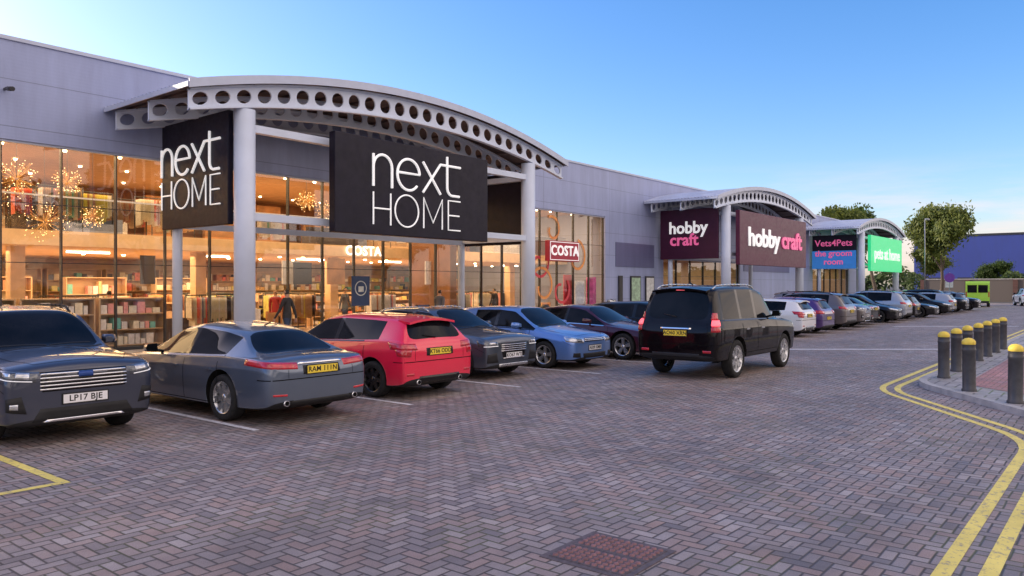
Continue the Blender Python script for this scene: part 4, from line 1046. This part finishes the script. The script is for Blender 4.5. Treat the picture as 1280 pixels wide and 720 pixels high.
postsign('round_road_sign',84,13.9,2.7,'round',mat('sign_violet',(.2,.05,.4),.4))
postsign('rectangular_road_sign',103,3.2,2.6,'rect',mat('sign_plate_blue',(.05,.12,.5),.4))
postsign('rectangular_road_sign',88,14.6,2.2,'rect',pstw)
binm=mat('bin_black',(.02,.02,.022),.5)
g=MB(); g.lathe([(.25,.118),(.28,.9),(.30,.92),(.28,1.0),(.12,1.12),(0,1.14)],binm,20,(26.5,19.6,0)); g.obj('litter_bin')
def aboard(x,y,m):
    e=empty('a_board_sign',(x,y,.118)); g=MB()
    for s in (1,-1):
        g.face([(-.3,s*.28,0),(.3,s*.28,0),(.3,s*.03,1.1),(-.3,s*.03,1.1)],m)
        g.tube((-.31,s*.28,0),(-.31,s*.03,1.12),.02,.02,dark,6); g.tube((.31,s*.28,0),(.31,s*.03,1.12),.02,.02,dark,6)
    g.obj('board',e)
aboard(20.5,20.9,pbl); aboard(33.5,20.6,pstw)

# ---------------------------------------------------------------- people
skinm=mat('skin',(.45,.26,.18),.55,var=.1); hairm=mat('hair',(.02,.014,.01),.6)
def person(x,y,rot,coat,trous,seed=0,stride=.22,h=1.75,z0=.118):
    k=h/1.75; 
    J=[(0,0,.95,.15,.11),(0,0,1.12,.14,.10),(0,0,1.32,.17,.115),(0,0,1.43,.12,.09),(0,.0,1.50,.055,.055),(0,.01,1.56,.06,.06),(0,.02,1.64,.078,.092),(0,.01,1.72,.06,.07)]
    V=[j[:3] for j in J]; Rr=[j[3:] for j in J]; E=[(i,i+1) for i in range(len(J)-1)]
    def add(p,r,par): V.append(p); Rr.append((r,r)); E.append((par,len(V)-1)); return len(V)-1
    for s in (1,-1):
        f=stride*s
        a=add((.10*s,0,.90),.095,0); a=add((.11*s,f*.5,.50),.062,a); a=add((.11*s,f-.06*(f<0),.12),.04,a); a=add((.115*s,f+.02,.06),.042,a); add((.125*s,f+.17,.035),.035,a)
        a=add((.19*s,0,1.41),.062,3); a=add((.24*s,-f*.4,1.14),.045,a); a=add((.25*s,-f*.9+.05,.90),.032,a); hnd=add((.25*s,-f*.95+.07,.84),.030,a)
        for q in range(4): z=(.76,.745,.75,.77)[q]; b=add((.25*s,-f*.95+.045+.018*q,.80),.010,hnd); add((.243*s,-f*.95+.05+.018*q,z),.008,b)
        b=add((.235*s,-f*.95+.10,.82),.011,hnd); add((.228*s,-f*.95+.115,.795),.009,b)
    me=bpy.data.meshes.new('p'); me.from_pydata(V,E,[])
    o=addobj('p',me); sk=o.modifiers.new('s','SKIN'); sk.use_smooth_shade=True
    sv=me.skin_vertices[0].data
    for i,r_ in enumerate(Rr): sv[i].radius=r_
    sv[0].use_root=True
    sb=o.modifiers.new('b','SUBSURF'); sb.levels=sb.render_levels=2
    m2=evalmesh(o,'figure'); bpy.data.objects.remove(o)
    m2.materials.clear()
    shoe=plast
    for m in (coat,trous,skinm,hairm,shoe): m2.materials.append(m)
    for p in m2.polygons:
        c=p.center; i=0
        if c.z<.10: i=4
        elif c.z<.88 and abs(c.x)<.21: i=1
        elif c.z<.88: i=2
        if c.z>1.48: i=2
        if c.z>1.58 and (c.z>1.69 or c.y<.03): i=3
        p.material_index=i; p.use_smooth=True
    m2.name='figure'
    e=empty('pedestrian',(x,y,z0),rot); e.scale=(k,k,k); addobj('figure',m2,e)
    g=MB()
    for s in (1,-1):
        g.lathe([(0,-.012),(.012,0),(0,.012)],hairm,8,(.03*s,.105,1.645)); g.lathe([(0,-.03),(.014,-.01),(.012,.02),(0,.03)],skinm,8,(.078*s,.01,1.635))
    g.lathe([(0,-.02),(.014,-.01),(.008,.02),(0,.03)],skinm,8,(0,.115,1.615)); g.obj('face_details',e)
navy=mat('coat_navy',(.02,.022,.035),.8); dk=mat('coat_dark',(.03,.028,.03),.85); jean=mat('denim',(.03,.045,.09),.85); cg=mat('coat_grey',(.12,.12,.14),.8)
person(13.35,19.2,R(25),dk,jean,1); person(12.55,20.2,R(60),navy,dk,2,.18,1.66)
person(21.2,20.7,R(-80),cg,jean,3,.2,1.7)
person(16.2,24.0,R(120),mat('coat_red',(.35,.03,.03),.8),dk,4,.12,1.68,.13); person(19.8,24.6,R(200),cg,jean,5,.15,1.76,.13)
person(10.6,24.4,R(-60),navy,jean,6,.1,1.7,.13); person(28.6,24.2,R(10),dk,jean,7,.1,1.72,.13)
